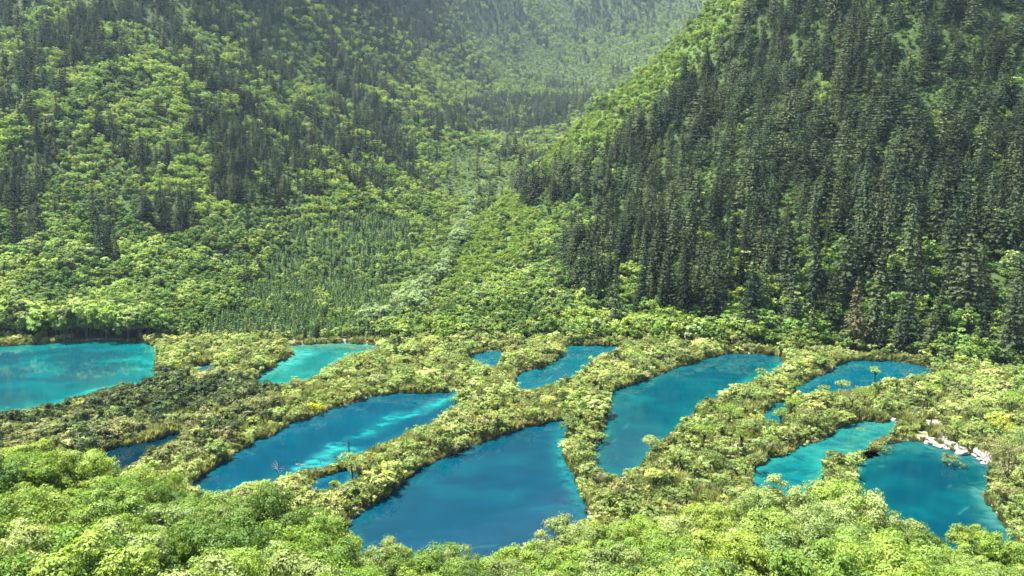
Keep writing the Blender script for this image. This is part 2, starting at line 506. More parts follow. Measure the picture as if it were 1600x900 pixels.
def conifer_geo(seed, H=25.0, R0=3.2, tiers=20, per=9, spray=7, s=0.55, bare=0.12, droop=0.28, ex=.8):
    g = np.random.default_rng(seed)
    P, Nn = [], []
    for k in range(tiers):
        f = (k + g.uniform(-.3, .3)) / tiers
        z = H * (bare + (1 - bare) * f)
        rad = R0 * ((1 - f) ** ex) * (0.75 + 0.25 * min(1, f / .12)) * g.uniform(.8, 1.12) + 0.15
        nb = max(4, int(per * (0.5 + 0.6 * (1 - f))))
        ph = g.uniform(0, 6.28)
        for b in range(nb):
            if g.random() < .10: continue
            an = ph + 6.283 * b / nb + g.uniform(-.25, .25)
            L = rad * g.uniform(.68, 1.18)
            ns = max(2, int(spray * L / R0 + 1.5))
            q = (np.arange(ns) + g.uniform(.2, 1, ns)) / ns
            side = g.normal(size=ns) * .16 * L * (1.1 - q)
            dz = -droop * L * q ** 1.3 + .12 * L * q + g.normal(size=ns) * .16
            x = np.cos(an) * L * q - np.sin(an) * side
            y = np.sin(an) * L * q + np.cos(an) * side
            P.append(np.c_[x, y, z + dz])
            Nn.append(np.c_[np.cos(an) * .75 + g.normal(size=ns) * .25, np.sin(an) * .75 + g.normal(size=ns) * .25, np.full(ns, .7)])
    nt = 12
    q = np.linspace(0, 1, nt)
    P.append(np.c_[g.normal(size=nt) * .1, g.normal(size=nt) * .1, H * (1 - .05 * q)]); Nn.append(g.normal(size=(nt, 3)) + (0, 0, .3))
    P = np.concatenate(P); Nn = np.concatenate(Nn)
    lv = leaves(P, Nn, s, g, .2, .5)
    tr = tube([(0, 0, -1), (0, 0, H * .3), (0, 0, H * .97)], [H * .013 + .05, H * .010, .03], 6)
    return lv, tr


def broad_geo(seed, H=10.0, W=4.0, nl=9, n=700, s=0.5, base=0.25, lift=.35, trunk=True, flat=1.0, tw=16, tr_=.085, loose=0.0):
    g = np.random.default_rng(seed)
    C, Rr = [], []
    zc = H * (base + (1 - base) * .55)
    for k in range(nl):
        if k == 0:
            c = np.array([0, 0, zc]); r = W * .55
        else:
            an = 6.283 * k / (nl - 1) * 1.618 * 2 + g.uniform(-.4, .4)
            ph = g.uniform(-.55, 1.0)
            rr = W * g.uniform(.42, .72 + .25 * loose) * math.cos(ph * .9)
            c = np.array([math.cos(an) * rr, math.sin(an) * rr, zc + math.sin(ph) * (H * (1 - base)) * (.36 + .10 * loose)])
            r = W * g.uniform(.26 - .08 * loose, .44 - .12 * loose)
        C.append(c); Rr.append(r)
    C = np.array(C); Rr = np.array(Rr)
    w = Rr ** 2; w /= w.sum()
    nt_ = max(12, n // tw)
    ti = g.choice(nl, nt_, p=w)
    d = g.normal(size=(nt_, 3)); d[:, 2] += lift
    d /= np.linalg.norm(d, axis=1, keepdims=True)
    rad = Rr[ti] * g.uniform(.45, 1.15, nt_) ** .6
    TP = C[ti] + d * rad[:, None] * np.array([1, 1, .82 * flat])
    idx = g.integers(0, nt_, n)
    off = g.normal(size=(n, 3)) * (tr_ * W)
    off[:, 2] *= .6
    P = TP[idx] + off
    P[:, 2] = np.clip(P[:, 2], H * base * .45, H * 1.05)
    Nn = d[idx] * .8 + off / (tr_ * W) * .35 + g.normal(size=(n, 3)) * .45 + np.array([0, 0, .3])
    lv = leaves(P, Nn, s, g)
    if not trunk:
        return lv, None
    lst = []
    top = H * (base + .35 * (1 - base))
    bend = g.normal(size=2) * W * .06
    r0 = H * .018 + .04
    lst.append(([(0, 0, -.6), (bend[0] * .5, bend[1] * .5, top * .5), (bend[0], bend[1], top), (bend[0] * 1.3, bend[1] * 1.3, H * .8)], [r0 * 1.25, r0, r0 * .75, r0 * .2], 6))
    for k in range(1, min(nl, 7)):
        zs = top * g.uniform(.55, 1.0)
        st = np.array([bend[0] * zs / top, bend[1] * zs / top, zs])
        mid = st * .5 + C[k] * .5 + (0, 0, -.05 * H)
        lst.append(([st, mid, C[k] * .97], [r0 * .5, r0 * .34, r0 * .1], 4))
    return lv, tubes(lst)


def shrub_geo(seed, H=2.2, W=1.3, n=190, s=.22, nl=6):
    return broad_geo(seed, H, W, nl, n, s, .02, .5, False)[0]


def tuft_geo(seed, H=.9, n=46, w=.035, spread=.35):
    g = np.random.default_rng(seed)
    an = g.uniform(0, 6.283, n); rr = spread * np.sqrt(g.random(n))
    bx, by = rr * np.cos(an), rr * np.sin(an)
    h = H * g.uniform(.55, 1.1, n)
    lean = g.uniform(.1, .6, n) * h
    la = an + g.normal(size=n) * .8
    tx, ty = bx + np.cos(la) * lean, by + np.sin(la) * lean
    px, py = -np.sin(la) * w, np.cos(la) * w
    mx, my = (bx * .5 + tx * .5 - np.cos(la) * lean * .15), (by * .5 + ty * .5 - np.sin(la) * lean * .15)
    V = np.stack([np.c_[bx - px, by - py, np.zeros(n) - .1], np.c_[mx - px * 1.6, my - py * 1.6, h * .6], np.c_[tx, ty, h], np.c_[mx + px * 1.6, my + py * 1.6, h * .6]], 1).reshape(-1, 3)
    return V, np.arange(4 * n).reshape(n, 4)


class Kind:
    """A kind of plant: a few shared shapes; the ones that show largest become objects, the rest one stuff object."""
    def __init__(self, name, cat, geos, leaf_mats, bark, H, part='crown'):
        self.name, self.cat, self.H, self.part = name, cat, H, part
        self.var = []
        for i, (lv, tr) in enumerate(geos):
            lm = leaf_mats[i % len(leaf_mats)]
            crown = mesh_from(part, lv[0], lv[1], [lm])
            trunk = mesh_from('trunk', tr[0], tr[1], [bark], smooth=True) if tr is not None else None
            self.var.append((crown, trunk, lm, lv, tr))
        self.bark = bark
        self.src = None

    def thing(self, i, loc, rz, s, label, group, name=None, tilt=(0, 0)):
        crown, trunk = self.var[i][:2]
        if trunk is None:
            o = link(name or self.name, crown, None, loc)
            o.rotation_euler = (tilt[0], tilt[1], rz); o.scale = s
            return tag(o, label, self.cat, group)
        e = link(name or self.name, None, None, loc)
        e.empty_display_size = .5
        e.rotation_euler = (tilt[0], tilt[1], rz); e.scale = s
        link('trunk', trunk, e); link(self.part, crown, e)
        return tag(e, label, self.cat, group)

    def stuff(self, name, P, rz, S, idx, label, tilt=None):
        if len(P) == 0:
            return None
        if self.src is None:
            self.src = bpy.data.collections.new(self.name + ' shapes')
            for i, (crown, trunk, lm, lv, tr) in enumerate(self.var):
                if tr is None:
                    me = crown
                else:
                    V, F, I = merge([(lv[0], lv[1], 0), (tr[0], tr[1], 1)])
                    me = mesh_from(self.name, V, F, [lm, self.bark], I)
                so = bpy.data.objects.new('%s_shape_%02d' % (self.name, i), me)
                self.src.objects.link(so)
        n = len(P)
        rot = np.zeros((n, 3)); rot[:, 2] = rz
        if tilt is not None: rot[:, :2] = tilt
        me = bpy.data.meshes.new(name)
        me.vertices.add(n); me.vertices.foreach_set('co', np.asarray(P, np.float32).ravel())
        for an, typ, val in (('rot', 'FLOAT_VECTOR', rot), ('scl', 'FLOAT_VECTOR', S), ('idx', 'INT', idx)):
            a = me.attributes.new(an, typ, 'POINT')
            if typ == 'INT':
                a.data.foreach_set('value', np.asarray(val, np.int32))
            else:
                a.data.foreach_set('vector', np.asarray(val, np.float32).ravel())
        o = link(name, me)
        tag(o, label, None, None, 'stuff'); o['category'] = self.cat
        ng = bpy.data.node_groups.new(name, 'GeometryNodeTree')
        ng.interface.new_socket('Geometry', in_out='INPUT', socket_type='NodeSocketGeometry')
        ng.interface.new_socket('Geometry', in_out='OUTPUT', socket_type='NodeSocketGeometry')
        N, L = ng.nodes, ng.links
        gi, go = N.new('NodeGroupInput'), N.new('NodeGroupOutput')
        ci = N.new('GeometryNodeCollectionInfo')
        ci.inputs['Collection'].default_value = self.src
        ci.inputs['Separate Children'].default_value = True
        ci.inputs['Reset Children'].default_value = True
        ip = N.new('GeometryNodeInstanceOnPoints')
        ip.inputs['Pick Instance'].default_value = True

        def attr(nm, dt):
            a = N.new('GeometryNodeInputNamedAttribute'); a.data_type = dt
            a.inputs['Name'].default_value = nm
            return a.outputs['Attribute']
        L.new(gi.outputs[0], ip.inputs['Points'])
        L.new(ci.outputs[0], ip.inputs['Instance'])
        L.new(attr('idx', 'INT'), ip.inputs['Instance Index'])
        L.new(attr('rot', 'FLOAT_VECTOR'), ip.inputs['Rotation'])
        L.new(attr('scl', 'FLOAT_VECTOR'), ip.inputs['Scale'])
        L.new(ip.outputs[0], go.inputs[0])
        md = o.modifiers.new('scatter', 'NODES')
        md.node_group = ng
        return o


ORD = ['first', 'second', 'third', 'fourth', 'fifth', 'sixth', 'seventh', 'eighth', 'ninth', 'tenth', 'eleventh', 'twelfth',
       'thirteenth', 'fourteenth', 'fifteenth', 'sixteenth', 'seventeenth', 'eighteenth', 'nineteenth', 'twentieth']

# ------------------------------------------------------------------ setting: ground
def ground():
    ys = np.concatenate([np.arange(-60, 60, 6), np.arange(60, 100, 2.0), np.arange(100, 322, .75), np.arange(322, 420, 2.2), 420 * (3700 / 420) ** np.linspace(0, 1, 150)])
    tt = np.linspace(-1.0, 1.0, 560)
    T, Y = np.meshgrid(tt, ys)
    X = T * (np.maximum(Y, 0) * .78 + 60)
    far = sstep(500, 1500, Y)
    X = X * (1 + far * .25)
    x, y = X.ravel(), Y.ravel()
    sdf = np.full(x.shape, 15.0)
    m = (y > 95) & (y < 345)
    sdf[m] = lake_sdf(x[m], y[m])
    z = height(x, y, sdf)
    u, v = proj(x, y, z)
    # pale travertine: rims of the lakes and the rocky bank; grassy meadow on the spur and by the stream
    n1 = fbm(x / 3.0, y / 3.0, 21, 3)
    trav = sstep(1.1, -.4, sdf - (n1 - .5) * 2.2) * sstep(.35, .6, fbm(x / 14, y / 14, 25, 2) + .12)
    for poly in ([(1425, 690), (1445, 660), (1462, 640), (1470, 660), (1480, 690), (1530, 702), (1565, 695), (1562, 735), (1500, 722), (1440, 700)], [(1235, 580), (1270, 555), (1290, 570), (1250, 590)], [(520, 562), (560, 556), (570, 576), (530, 582)]):
        trav = np.maximum(trav, (inpoly(u, v, poly) & (y < 320)) * sstep(.30, .46, n1))
    dk = inpoly(u, v, [(1010, 740), (1060, 660), (1180, 620), (1230, 680), (1150, 800), (960, 820), (960, 760)]) & (y < 320)
    trav = np.maximum(trav, dk * (v < 740) * sstep(.54, .66, n1) * .7)
    pat = np.interp(x / np.maximum(y, 1), _st, np.r_[0, 0, 0, 1, 1, 0, 0, 0, 0, 0, 0, 0, 0, 0, 0]) * (np.abs(y - shore_y(x, y) - .5) < 1.0)
    trav = np.maximum(trav, pat)
    mead = np.zeros(x.shape)
    for poly in MEADOW:
        mead = np.maximum(mead, inpoly(u, v, poly) & (y > 330) & (y < 900))
    ny, nx = X.shape
    i = np.arange(ny * nx).reshape(ny, nx)
    F = np.stack([i[:-1, :-1].ravel(), i[:-1, 1:].ravel(), i[1:, 1:].ravel(), i[1:, :-1].ravel()], 1)
    me = mesh_from('ground', np.c_[x, y, z], F, [M['ground']], smooth=True, attrs={'trav': ('FLOAT', trav.astype(np.float32)), 'mead': ('FLOAT', mead.astype(np.float32)), 'wood': ('FLOAT', sstep(0, 12, y - shore_y(x, y)).astype(np.float32))})
    return tag(link('ground', me), None, None, None, 'structure')


def ground_material():
    m, nt, out = new_mat('ground cover')
    N, L = nt.nodes, nt.links
    tc = N.new('ShaderNodeTexCoord')

    def noise(sc_, det=6):
        n = N.new('ShaderNodeTexNoise'); n.inputs['Scale'].default_value = sc_; n.inputs['Detail'].default_value = det
        L.new(tc.outputs['Object'], n.inputs['Vector'])
        return n

    def ramp(src, stops):
        r = N.new('ShaderNodeValToRGB')
        el = r.color_ramp.elements
        el[0].position, el[0].color = stops[0][0], (*stops[0][1], 1)
        el[1].position, el[1].color = stops[-1][0], (*stops[-1][1], 1)
        for p, c in stops[1:-1]:
            e = el.new(p); e.color = (*c, 1)
        L.new(src, r.inputs[0])
        return r
    n1, n2 = noise(.35), noise(2.2)
    dirt = ramp(n1.outputs['Fac'], [(.3, (.035, .042, .016)), (.5, (.075, .085, .025)), (.7, (.11, .10, .05))])
    brush = ramp(n1.outputs['Fac'], [(.3, (.012, .020, .006)), (.5, (.022, .038, .009)), (.7, (.038, .056, .014))])
    pale = ramp(n2.outputs['Fac'], [(.3, (.08, .07, .05)), (.5, (.17, .16, .13)), (.7, (.28, .27, .24))])
    mead = ramp(n1.outputs['Fac'], [(.3, (.028, .052, .011)), (.7, (.052, .082, .018))])
    a1 = N.new('ShaderNodeAttribute'); a1.attribute_name = 'trav'
    a2 = N.new('ShaderNodeAttribute'); a2.attribute_name = 'mead'

    def mix(f, a, b):
        x = N.new('ShaderNodeMix'); x.data_type = 'RGBA'
        L.new(f, x.inputs[0]); L.new(a, x.inputs[6]); L.new(b, x.inputs[7])
        return x.outputs[2]
    a3 = N.new('ShaderNodeAttribute'); a3.attribute_name = 'wood'
    c = mix(a3.outputs['Fac'], dirt.outputs[0], brush.outputs[0])
    c = mix(a2.outputs['Fac'], c, mead.outputs[0])
    c = mix(a1.outputs['Fac'], c, pale.outputs[0])
    pb = N.new('ShaderNodeBsdfPrincipled'); pb.inputs['Roughness'].default_value = .95
    pb.inputs['Specular IOR Level'].default_value = .1
    L.new(c, pb.inputs['Base Color'])
    bp = N.new('ShaderNodeBump'); bp.inputs['Strength'].default_value = .7; bp.inputs['Distance'].default_value = .4
    L.new(n2.outputs['Fac'], bp.inputs['Height']); L.new(bp.outputs[0], pb.inputs['Normal'])
    L.new(pb.outputs[0], out.inputs['Surface'])
    return m


MEADOW = [[(1180, -40), (1085, -40), (1030, 30), (980, 80), (920, 140), (870, 180), (820, 230), (790, 262), (800, 285), (850, 272), (920, 240), (1000, 180), (1070, 125), (1120, 70), (1165, 20)],
          [(745, 345), (780, 300), (810, 295), (845, 330), (825, 390), (790, 430), (730, 440), (690, 430)]]
M['ground'] = ground_material()
ground()


# ------------------------------------------------------------------ setting: water
def water_material():
    m, nt, out = new_mat('clear lake water')
    N, L = nt.nodes, nt.links
    at = N.new('ShaderNodeAttribute'); at.attribute_name = 'bed'
    wi = N.new('ShaderNodeAttribute'); wi.attribute_name = 'wind'
    tc = N.new('ShaderNodeTexCoord')
    mp = N.new('ShaderNodeMapping'); mp.inputs['Scale'].default_value = (.7, 1.3, 1); mp.inputs['Rotation'].default_value = (0, 0, .35)
    L.new(tc.outputs['Object'], mp.inputs['Vector'])
    n1 = N.new('ShaderNodeTexNoise'); n1.inputs['Scale'].default_value = 2.6; n1.inputs['Detail'].default_value = 4
    L.new(mp.outputs[0], n1.inputs['Vector'])
    ml = N.new('ShaderNodeMath'); ml.operation = 'MULTIPLY'
    L.new(wi.outputs['Fac'], ml.inputs[0]); ml.inputs[1].default_value = 1.0
    bp = N.new('ShaderNodeBump'); bp.inputs['Distance'].default_value = .16
    L.new(ml.outputs[0], bp.inputs['Strength']); L.new(n1.outputs['Fac'], bp.inputs['Height'])
    pb = N.new('ShaderNodeBsdfPrincipled')
    pb.inputs['Roughness'].default_value = .04
    pb.inputs['IOR'].default_value = 1.33
    sp_ = N.new('ShaderNodeMath'); sp_.operation = 'MULTIPLY_ADD'; sp_.inputs[1].default_value = .45; sp_.inputs[2].default_value = .17
    L.new(wi.outputs['Fac'], sp_.inputs[0]); L.new(sp_.outputs[0], pb.inputs['Specular IOR Level'])
    L.new(at.outputs['Color'], pb.inputs['Base Color'])
    L.new(bp.outputs[0], pb.inputs['Normal'])
    L.new(pb.outputs[0], out.inputs['Surface'])
    return m


M['water'] = water_material()
BLUE, TEAL, TURQ = (.000, .070, .165), (.000, .105, .125), (.02, .33, .30)
LOOK = {  # deep colour, middle colour, shallow colour, width of the shallow rim in metres, how far the middle reaches
    'teal_lake': ((.006, .078, .098), (.000, .125, .125), (.012, .26, .21), 5, 16),
    'gravel_shore_lake': ((.004, .135, .125), (.006, .17, .145), (.06, .32, .25), 3.5, 10),
    'streaked_lake': ((.000, .080, .132), (.000, .092, .138), (.01, .16, .18), 1.2, 3),
    'deep_blue_lake': ((.000, .086, .152), (.000, .108, .155), (.01, .13, .17), 1.2, 4),
    'tiny_far_lake': ((.000, .085, .125), (.000, .10, .125), (.01, .19, .19), 2, 5),
    'hook_lake': ((.000, .078, .115), (.000, .10, .12), (.01, .19, .17), 2.5, 8),
    'wide_blue_lake': ((.000, .090, .125), (.000, .118, .130), (.01, .19, .18), 1.6, 5),
    'forest_edge_lake': ((.000, .080, .110), (.000, .09, .115), (.01, .17, .16), 2, 6),
    'hidden_pool': ((.000, .085, .105), (.000, .10, .115), (.01, .17, .16), 1, 3),
    'green_pond': ((.000, .085, .110), (.002, .125, .125), (.02, .23, .18), 2.5, 7),
    'corner_lake': ((.000, .066, .100), (.000, .090, .105), (.02, .19, .15), 3, 8),
    'shaded_pool': ((.000, .040, .075), (.000, .045, .080), (.01, .07, .09), 1, 3),  # cloud shade over this pool is put into the darker water colour
    'log_pool': ((.000, .055, .100), (.000, .075, .115), (.01, .15, .16), 1, 3),
    'reed_pool': ((.02, .09, .10), (.02, .10, .11), (.05, .15, .14), 1, 3),
}
STREAKS = [  # (lake, polyline in photo pixels on the water plane, half width in metres, strength, colour)
    ('streaked_lake', [(715, 618), (680, 632), (640, 646), (612, 655), (595, 668), (570, 678), (555, 684)], 2.2, 1.0, (.012, .34, .32)),
    ('streaked_lake', [(548, 702), (525, 700), (505, 715), (490, 726)], 2.6, .9, (.03, .42, .38)),
    ('streaked_lake', [(560, 712), (530, 718), (500, 728), (470, 734)], 2.0, .8, (.06, .45, .40)),
    ('deep_blue_lake', [(888, 660), (880, 690), (878, 712), (888, 740), (908, 775)], 2.3, .9, (.008, .30, .30)),
    ('deep_blue_lake', [(886, 735), (905, 765), (918, 795)], 3.2, .5, (.01, .27, .31)),
    ('teal_lake', [(250, 598), (200, 604), (150, 612), (110, 628), (60, 640)], 3.2, .9, (.03, .38, .31)),
    ('teal_lake', [(100, 535), (140, 532), (180, 532)], 3.5, .7, (.015, .25, .2)),
    ('teal_lake', [(180, 562), (210, 560), (245, 566)], 3.0, .7, (.02, .30, .25)),
    ('teal_lake', [(215, 578), (245, 575)], 2.5, .6, (.02, .30, .25)),
    ('gravel_shore_lake', [(450, 548), (480, 551), (465, 560), (440, 575)], 3.5, .8, (.05, .36, .30)),
    ('gravel_shore_lake', [(450, 543), (530, 540), (600, 544)], 3.5, .8, (.13, .16, .06)),
    ('wide_blue_lake', [(1224, 568), (1195, 586), (1165, 598)], 2.6, .9, (.012, .30, .25)),
    ('wide_blue_lake', [(960, 612), (990, 618), (1010, 625)], 3.0, .5, (.006, .19, .19)),
    ('green_pond', [(1395, 664), (1350, 672), (1345, 690), (1320, 700)], 3.0, .8, (.04, .22, .16)),
    ('green_pond', [(1285, 700), (1270, 715), (1285, 735), (1275, 755)], 3.0, .8, (.02, .24, .19)),
    ('corner_lake', [(1360, 710), (1400, 697), (1450, 702), (1500, 720)], 3.2, .8, (.02, .20, .16)),
    ('corner_lake', [(1450, 770), (1480, 790), (1440, 800)], 4.0, .35, (.0, .14, .15)),
    ('corner_lake', [(1540, 770), (1545, 795), (1570, 825)], 2.4, .9, (.07, .27, .23)),
]
WIND = [('deep_blue_lake', [(720, 880), (800, 852), (880, 825), (915, 790)], 8.0), ('wide_blue_lake', [(930, 712), (990, 705)], 9.0)]
WLABEL = {
    'teal_lake': 'broad teal lake at the left edge below the dark far shore',
    'gravel_shore_lake': 'pale green lake reaching the sandy far shore',
    'streaked_lake': 'long blue lake with pale turquoise streaks under water',
    'deep_blue_lake': 'large deep blue lake in the middle behind the front trees',
    'tiny_far_lake': 'tiny blue pool at the foot of the far forest',
    'hook_lake': 'hook shaped teal lake in the middle by the far shore',
    'wide_blue_lake': 'wide blue lake right of the middle reaching the dark forest',
    'forest_edge_lake': 'dark teal lake under the tall spruces on the right',
    'hidden_pool': 'small pool half hidden by little trees on the right dike',
    'green_pond': 'mottled green pond left of the round bush islet',
    'corner_lake': 'dark teal lake below the white rocky bank at right',
    'shaded_pool': 'narrow dark pool among the shade-coloured bushes at lower left',
    'log_pool': 'small pool behind the weeping tree in the middle dike',
    'reed_pool': 'tiny grey pool within the shrubs beside the teal lake',
}


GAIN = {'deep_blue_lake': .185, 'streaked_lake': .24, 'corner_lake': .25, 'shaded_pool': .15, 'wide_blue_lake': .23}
RIM = {'teal_lake': .8, 'gravel_shore_lake': .9, 'green_pond': .8, 'corner_lake': .7}


def make_water():
    for k, poly in WORLD.items():
        a = np.array(poly)
        st = .42
        xs = np.arange(a[:, 0].min() - 2.5, a[:, 0].max() + 2.5, st)
        ys = np.arange(a[:, 1].min() - 6, a[:, 1].max() + 2.5, st)
        X, Y = np.meshgrid(xs, ys)
        x, y = X.ravel(), Y.ravel()
        sd = lake_sdf_one(k, x, y)
        vis = _one_sdf(k, x, y, 0)
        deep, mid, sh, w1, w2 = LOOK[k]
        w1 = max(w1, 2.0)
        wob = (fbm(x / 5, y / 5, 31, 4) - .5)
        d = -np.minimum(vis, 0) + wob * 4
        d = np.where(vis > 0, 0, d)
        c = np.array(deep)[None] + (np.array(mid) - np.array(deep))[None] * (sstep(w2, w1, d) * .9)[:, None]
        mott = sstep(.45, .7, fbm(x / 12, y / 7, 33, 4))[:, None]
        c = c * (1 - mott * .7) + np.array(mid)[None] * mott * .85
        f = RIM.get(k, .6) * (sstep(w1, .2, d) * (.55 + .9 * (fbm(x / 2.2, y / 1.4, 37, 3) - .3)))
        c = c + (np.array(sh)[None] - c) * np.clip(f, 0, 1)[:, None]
        for lk, line, hw, strength, colr in STREAKS:
            if lk != k: continue
            L = [tuple(float(q) for q in at_z(*p)) for p in line]
            dd = segdist(x + wob * 5, y + (fbm(x / 4, y / 4, 41, 4) - .5) * 7, L, False)
            rag = np.clip(.50 + 2.4 * (fbm(x / 1.7 + y / 5, y / 1.2, 43, 4) - .42), 0.04, 1.1)
            f = strength * np.exp(-(dd / hw) ** 2) * rag
            c = c + (np.array(colr)[None] - c) * np.clip(f, 0, 1)[:, None]
        lg = np.random.default_rng(abs(hash(tuple(poly[0]))) % 9999 + 3)   # drowned trunks showing through the water
        inside = np.where((vis < -.8) & (vis > -7))[0]
        for _ in range(min(26, len(inside) // 260)):
            j = int(lg.choice(inside)); an = lg.uniform(0, 3.14); ln = lg.uniform(2, 6)
            p0, p1 = (x[j] - math.cos(an) * ln / 2, y[j] - math.sin(an) * ln / 2), (x[j] + math.cos(an) * ln / 2, y[j] + math.sin(an) * ln / 2)
            loc_ = (np.abs(x - x[j]) < ln) & (np.abs(y - y[j]) < ln)
            dd = segdist(x[loc_], y[loc_], [p0, p1], False)
            cc = np.array((.03, .20, .18) if lg.random() < .6 else (.004, .045, .06))
            f = lg.uniform(.35, .8) * np.exp(-(dd / .32) ** 2)
            c[loc_] = c[loc_] + (cc[None] - c[loc_]) * f[:, None]
        wind = np.full(x.shape, .014)
        for lk, line, hw in WIND:
            if lk != k: continue
            L = [tuple(float(q) for q in at_z(*p)) for p in line]
            dd = segdist(x, y, L, False)
            wind = np.maximum(wind, .9 * np.exp(-(dd / hw) ** 2))
        keep = sd < 1.4
        i = np.arange(len(x)).reshape(X.shape)
        F = np.stack([i[:-1, :-1].ravel(), i[:-1, 1:].ravel(), i[1:, 1:].ravel(), i[1:, :-1].ravel()], 1)
        F = F[keep[F].any(1)]
        used, inv = np.unique(F, return_inverse=True)
        F = inv.reshape(-1, 4)
        V = np.c_[x, y, 0 * x][used]
        c = c * (.80 + .42 * fbm(x / 3.2 + y / 9, y / 1.7, 47, 4))[:, None]
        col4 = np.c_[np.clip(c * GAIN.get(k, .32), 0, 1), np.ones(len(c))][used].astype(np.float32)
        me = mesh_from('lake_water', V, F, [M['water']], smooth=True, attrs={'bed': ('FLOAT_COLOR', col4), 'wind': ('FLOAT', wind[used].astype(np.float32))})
        tag(link('lake_water', me), WLABEL[k], None, None, 'structure')


make_water()

# ------------------------------------------------------------------ where the forest canopy in the foreground ends (photo pixels)
CAN_U = np.array([-200, 0, 60, 130, 200, 250, 300, 345, 430, 490, 540, 552, 600, 650, 690, 750, 820, 850, 880, 915, 950, 1000, 1060, 1110, 1170, 1200, 1260, 1330, 1385, 1420, 1470, 1540, 1600, 1800])
CAN_V = np.array([690, 690, 688, 712, 738, 752, 768, 772, 768, 800, 850, 872, 848, 866, 862, 872, 852, 838, 812, 812, 822, 812, 800, 792, 780, 754, 752, 765, 785, 815, 842, 834, 846, 850])


def can_v(u):
    return np.interp(u, CAN_U, CAN_V)


# ------------------------------------------------------------------ kinds of plants
SPRUCE = Kind('spruce_tree', 'spruce tree', [conifer_geo(100 + i, 25, [4.0, 4.8, 4.3, 5.6, 6.2, 5.2][i], [20, 19, 22, 16, 15, 17][i], [10, 11, 10, 12, 13, 12][i], [14, 16, 14, 19, 20, 17][i], .43, [.1, .08, .14, .12, .16, .2][i], [.28, .22, .34, .12, .08, .16][i], [.85, .78, .8, .58, .5, .62][i]) for i in range(6)] + [conifer_geo(107, 25, 4.6, 19, 11, 12, .43, .14)], [M['spruce']] * 6 + [M['spruce_brown']], M['bark_dark'], 25)
BROAD = Kind('broadleaf_tree', 'tree', [broad_geo(200 + i, 10, [4.0, 4.6, 3.6, 4.3, 5.0, 3.4][i], 10, 900, .46, .12) for i in range(6)], [M['broad'], M['broad'], M['broad_dark'], M['broad'], M['broad_lime'], M['broad_grey']], M['bark'], 10)
YOUNG = Kind('young_conifer', 'conifer', [(conifer_geo(300 + i, 6, [1.6, 1.9, 1.4][i], 11, 7, 5, .34, .02, .2)[0], None) for i in range(3)], [M['young']], M['bark_dark'], 6)
SILVER = Kind('silver_willow', 'willow', [broad_geo(400 + i, 6, 3.4, 8, 620, .34, .1) for i in range(3)], [M['silver']], M['bark'], 6)
LIME = Kind('lime_bush', 'bush', [(broad_geo(420 + i, 2.6, 1.9, 8, 460, .20, .02, .5, False)[0], None) for i in range(3)], [M['lime']], None, 2.6)
DIKE = Kind('dike_shrub', 'shrub', [(shrub_geo(500 + i, 2.2, [1.4, 1.7, 1.5, 1.9, 1.3][i], 620, .125, 9), None) for i in range(5)] + [(broad_geo(506 + i, 2.9, [.8, .95][i], 8, 520, .12, .02, .9, False)[0], None) for i in range(2)], [M['dike']], None, 2.2)
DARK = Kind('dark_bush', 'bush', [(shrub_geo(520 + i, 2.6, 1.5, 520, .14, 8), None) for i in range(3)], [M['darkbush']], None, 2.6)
OLIVE = Kind('olive_bush', 'bush', [(shrub_geo(540 + i, 2.2, 1.5, 520, .13, 8), None) for i in range(3)], [M['olive']], None, 2.2)
SAP = Kind('sapling', 'sapling', [broad_geo(580 + i, 4.2, [1.1, 1.3, .9, 1.5][i], 6, 300, .17, .3) for i in range(4)], [M['sapling']], M['bark_dark'], 4.2)
def twig_geo(seed, H=1.8):
    g = np.random.default_rng(seed)
    lst = []
    for k in range(9):
        an, sp_ = g.uniform(0, 6.283), g.uniform(.15, .6) * H
        tip = np.array([math.cos(an) * sp_, math.sin(an) * sp_, H * g.uniform(.6, 1.05)])
        mid = tip * .5 + g.normal(size=3) * .1
        lst.append(([(0, 0, -.2), mid, tip], [.05, .035, .012], 4))
        for q in range(2):
            st = mid + (tip - mid) * g.uniform(.1, .7)
            lst.append(([st, st + g.normal(size=3) * .22 * H * .8 + (0, 0, .2 * H)], [.025, .008], 3))
    return tubes(lst)


TWIG = Kind('bare_bush', 'dead bush', [(twig_geo(610 + i), None) for i in range(3)], [M['deadwood']], None, 1.8)
SEDGE = Kind('sedge', 'sedge', [(tuft_geo(560 + i, 1.0, 54, .045, .45), None) for i in range(3)], [M['sedge']], None, 1.0)
REED = Kind('reed', 'reed', [(tuft_geo(590 + i, 1.0, 54, .04, .4), None) for i in range(3)], [M['reed']], None, 1.0)
GRASS = Kind('grass', 'grass', [(tuft_geo(570 + i, .7, 44, .04, .5), None) for i in range(3)], [M['grass']], None, .7)


def scatter(x0, x1, y0, y1, step, g, jit=.9):
    xs = np.arange(x0, x1, step); ys = np.arange(y0, y1, step)
    X, Y = np.meshgrid(xs, ys)
    x = X.ravel() + g.uniform(-.5, .5, X.size) * step * jit
    y = Y.ravel() + g.uniform(-.5, .5, X.size) * step * jit
    return x, y


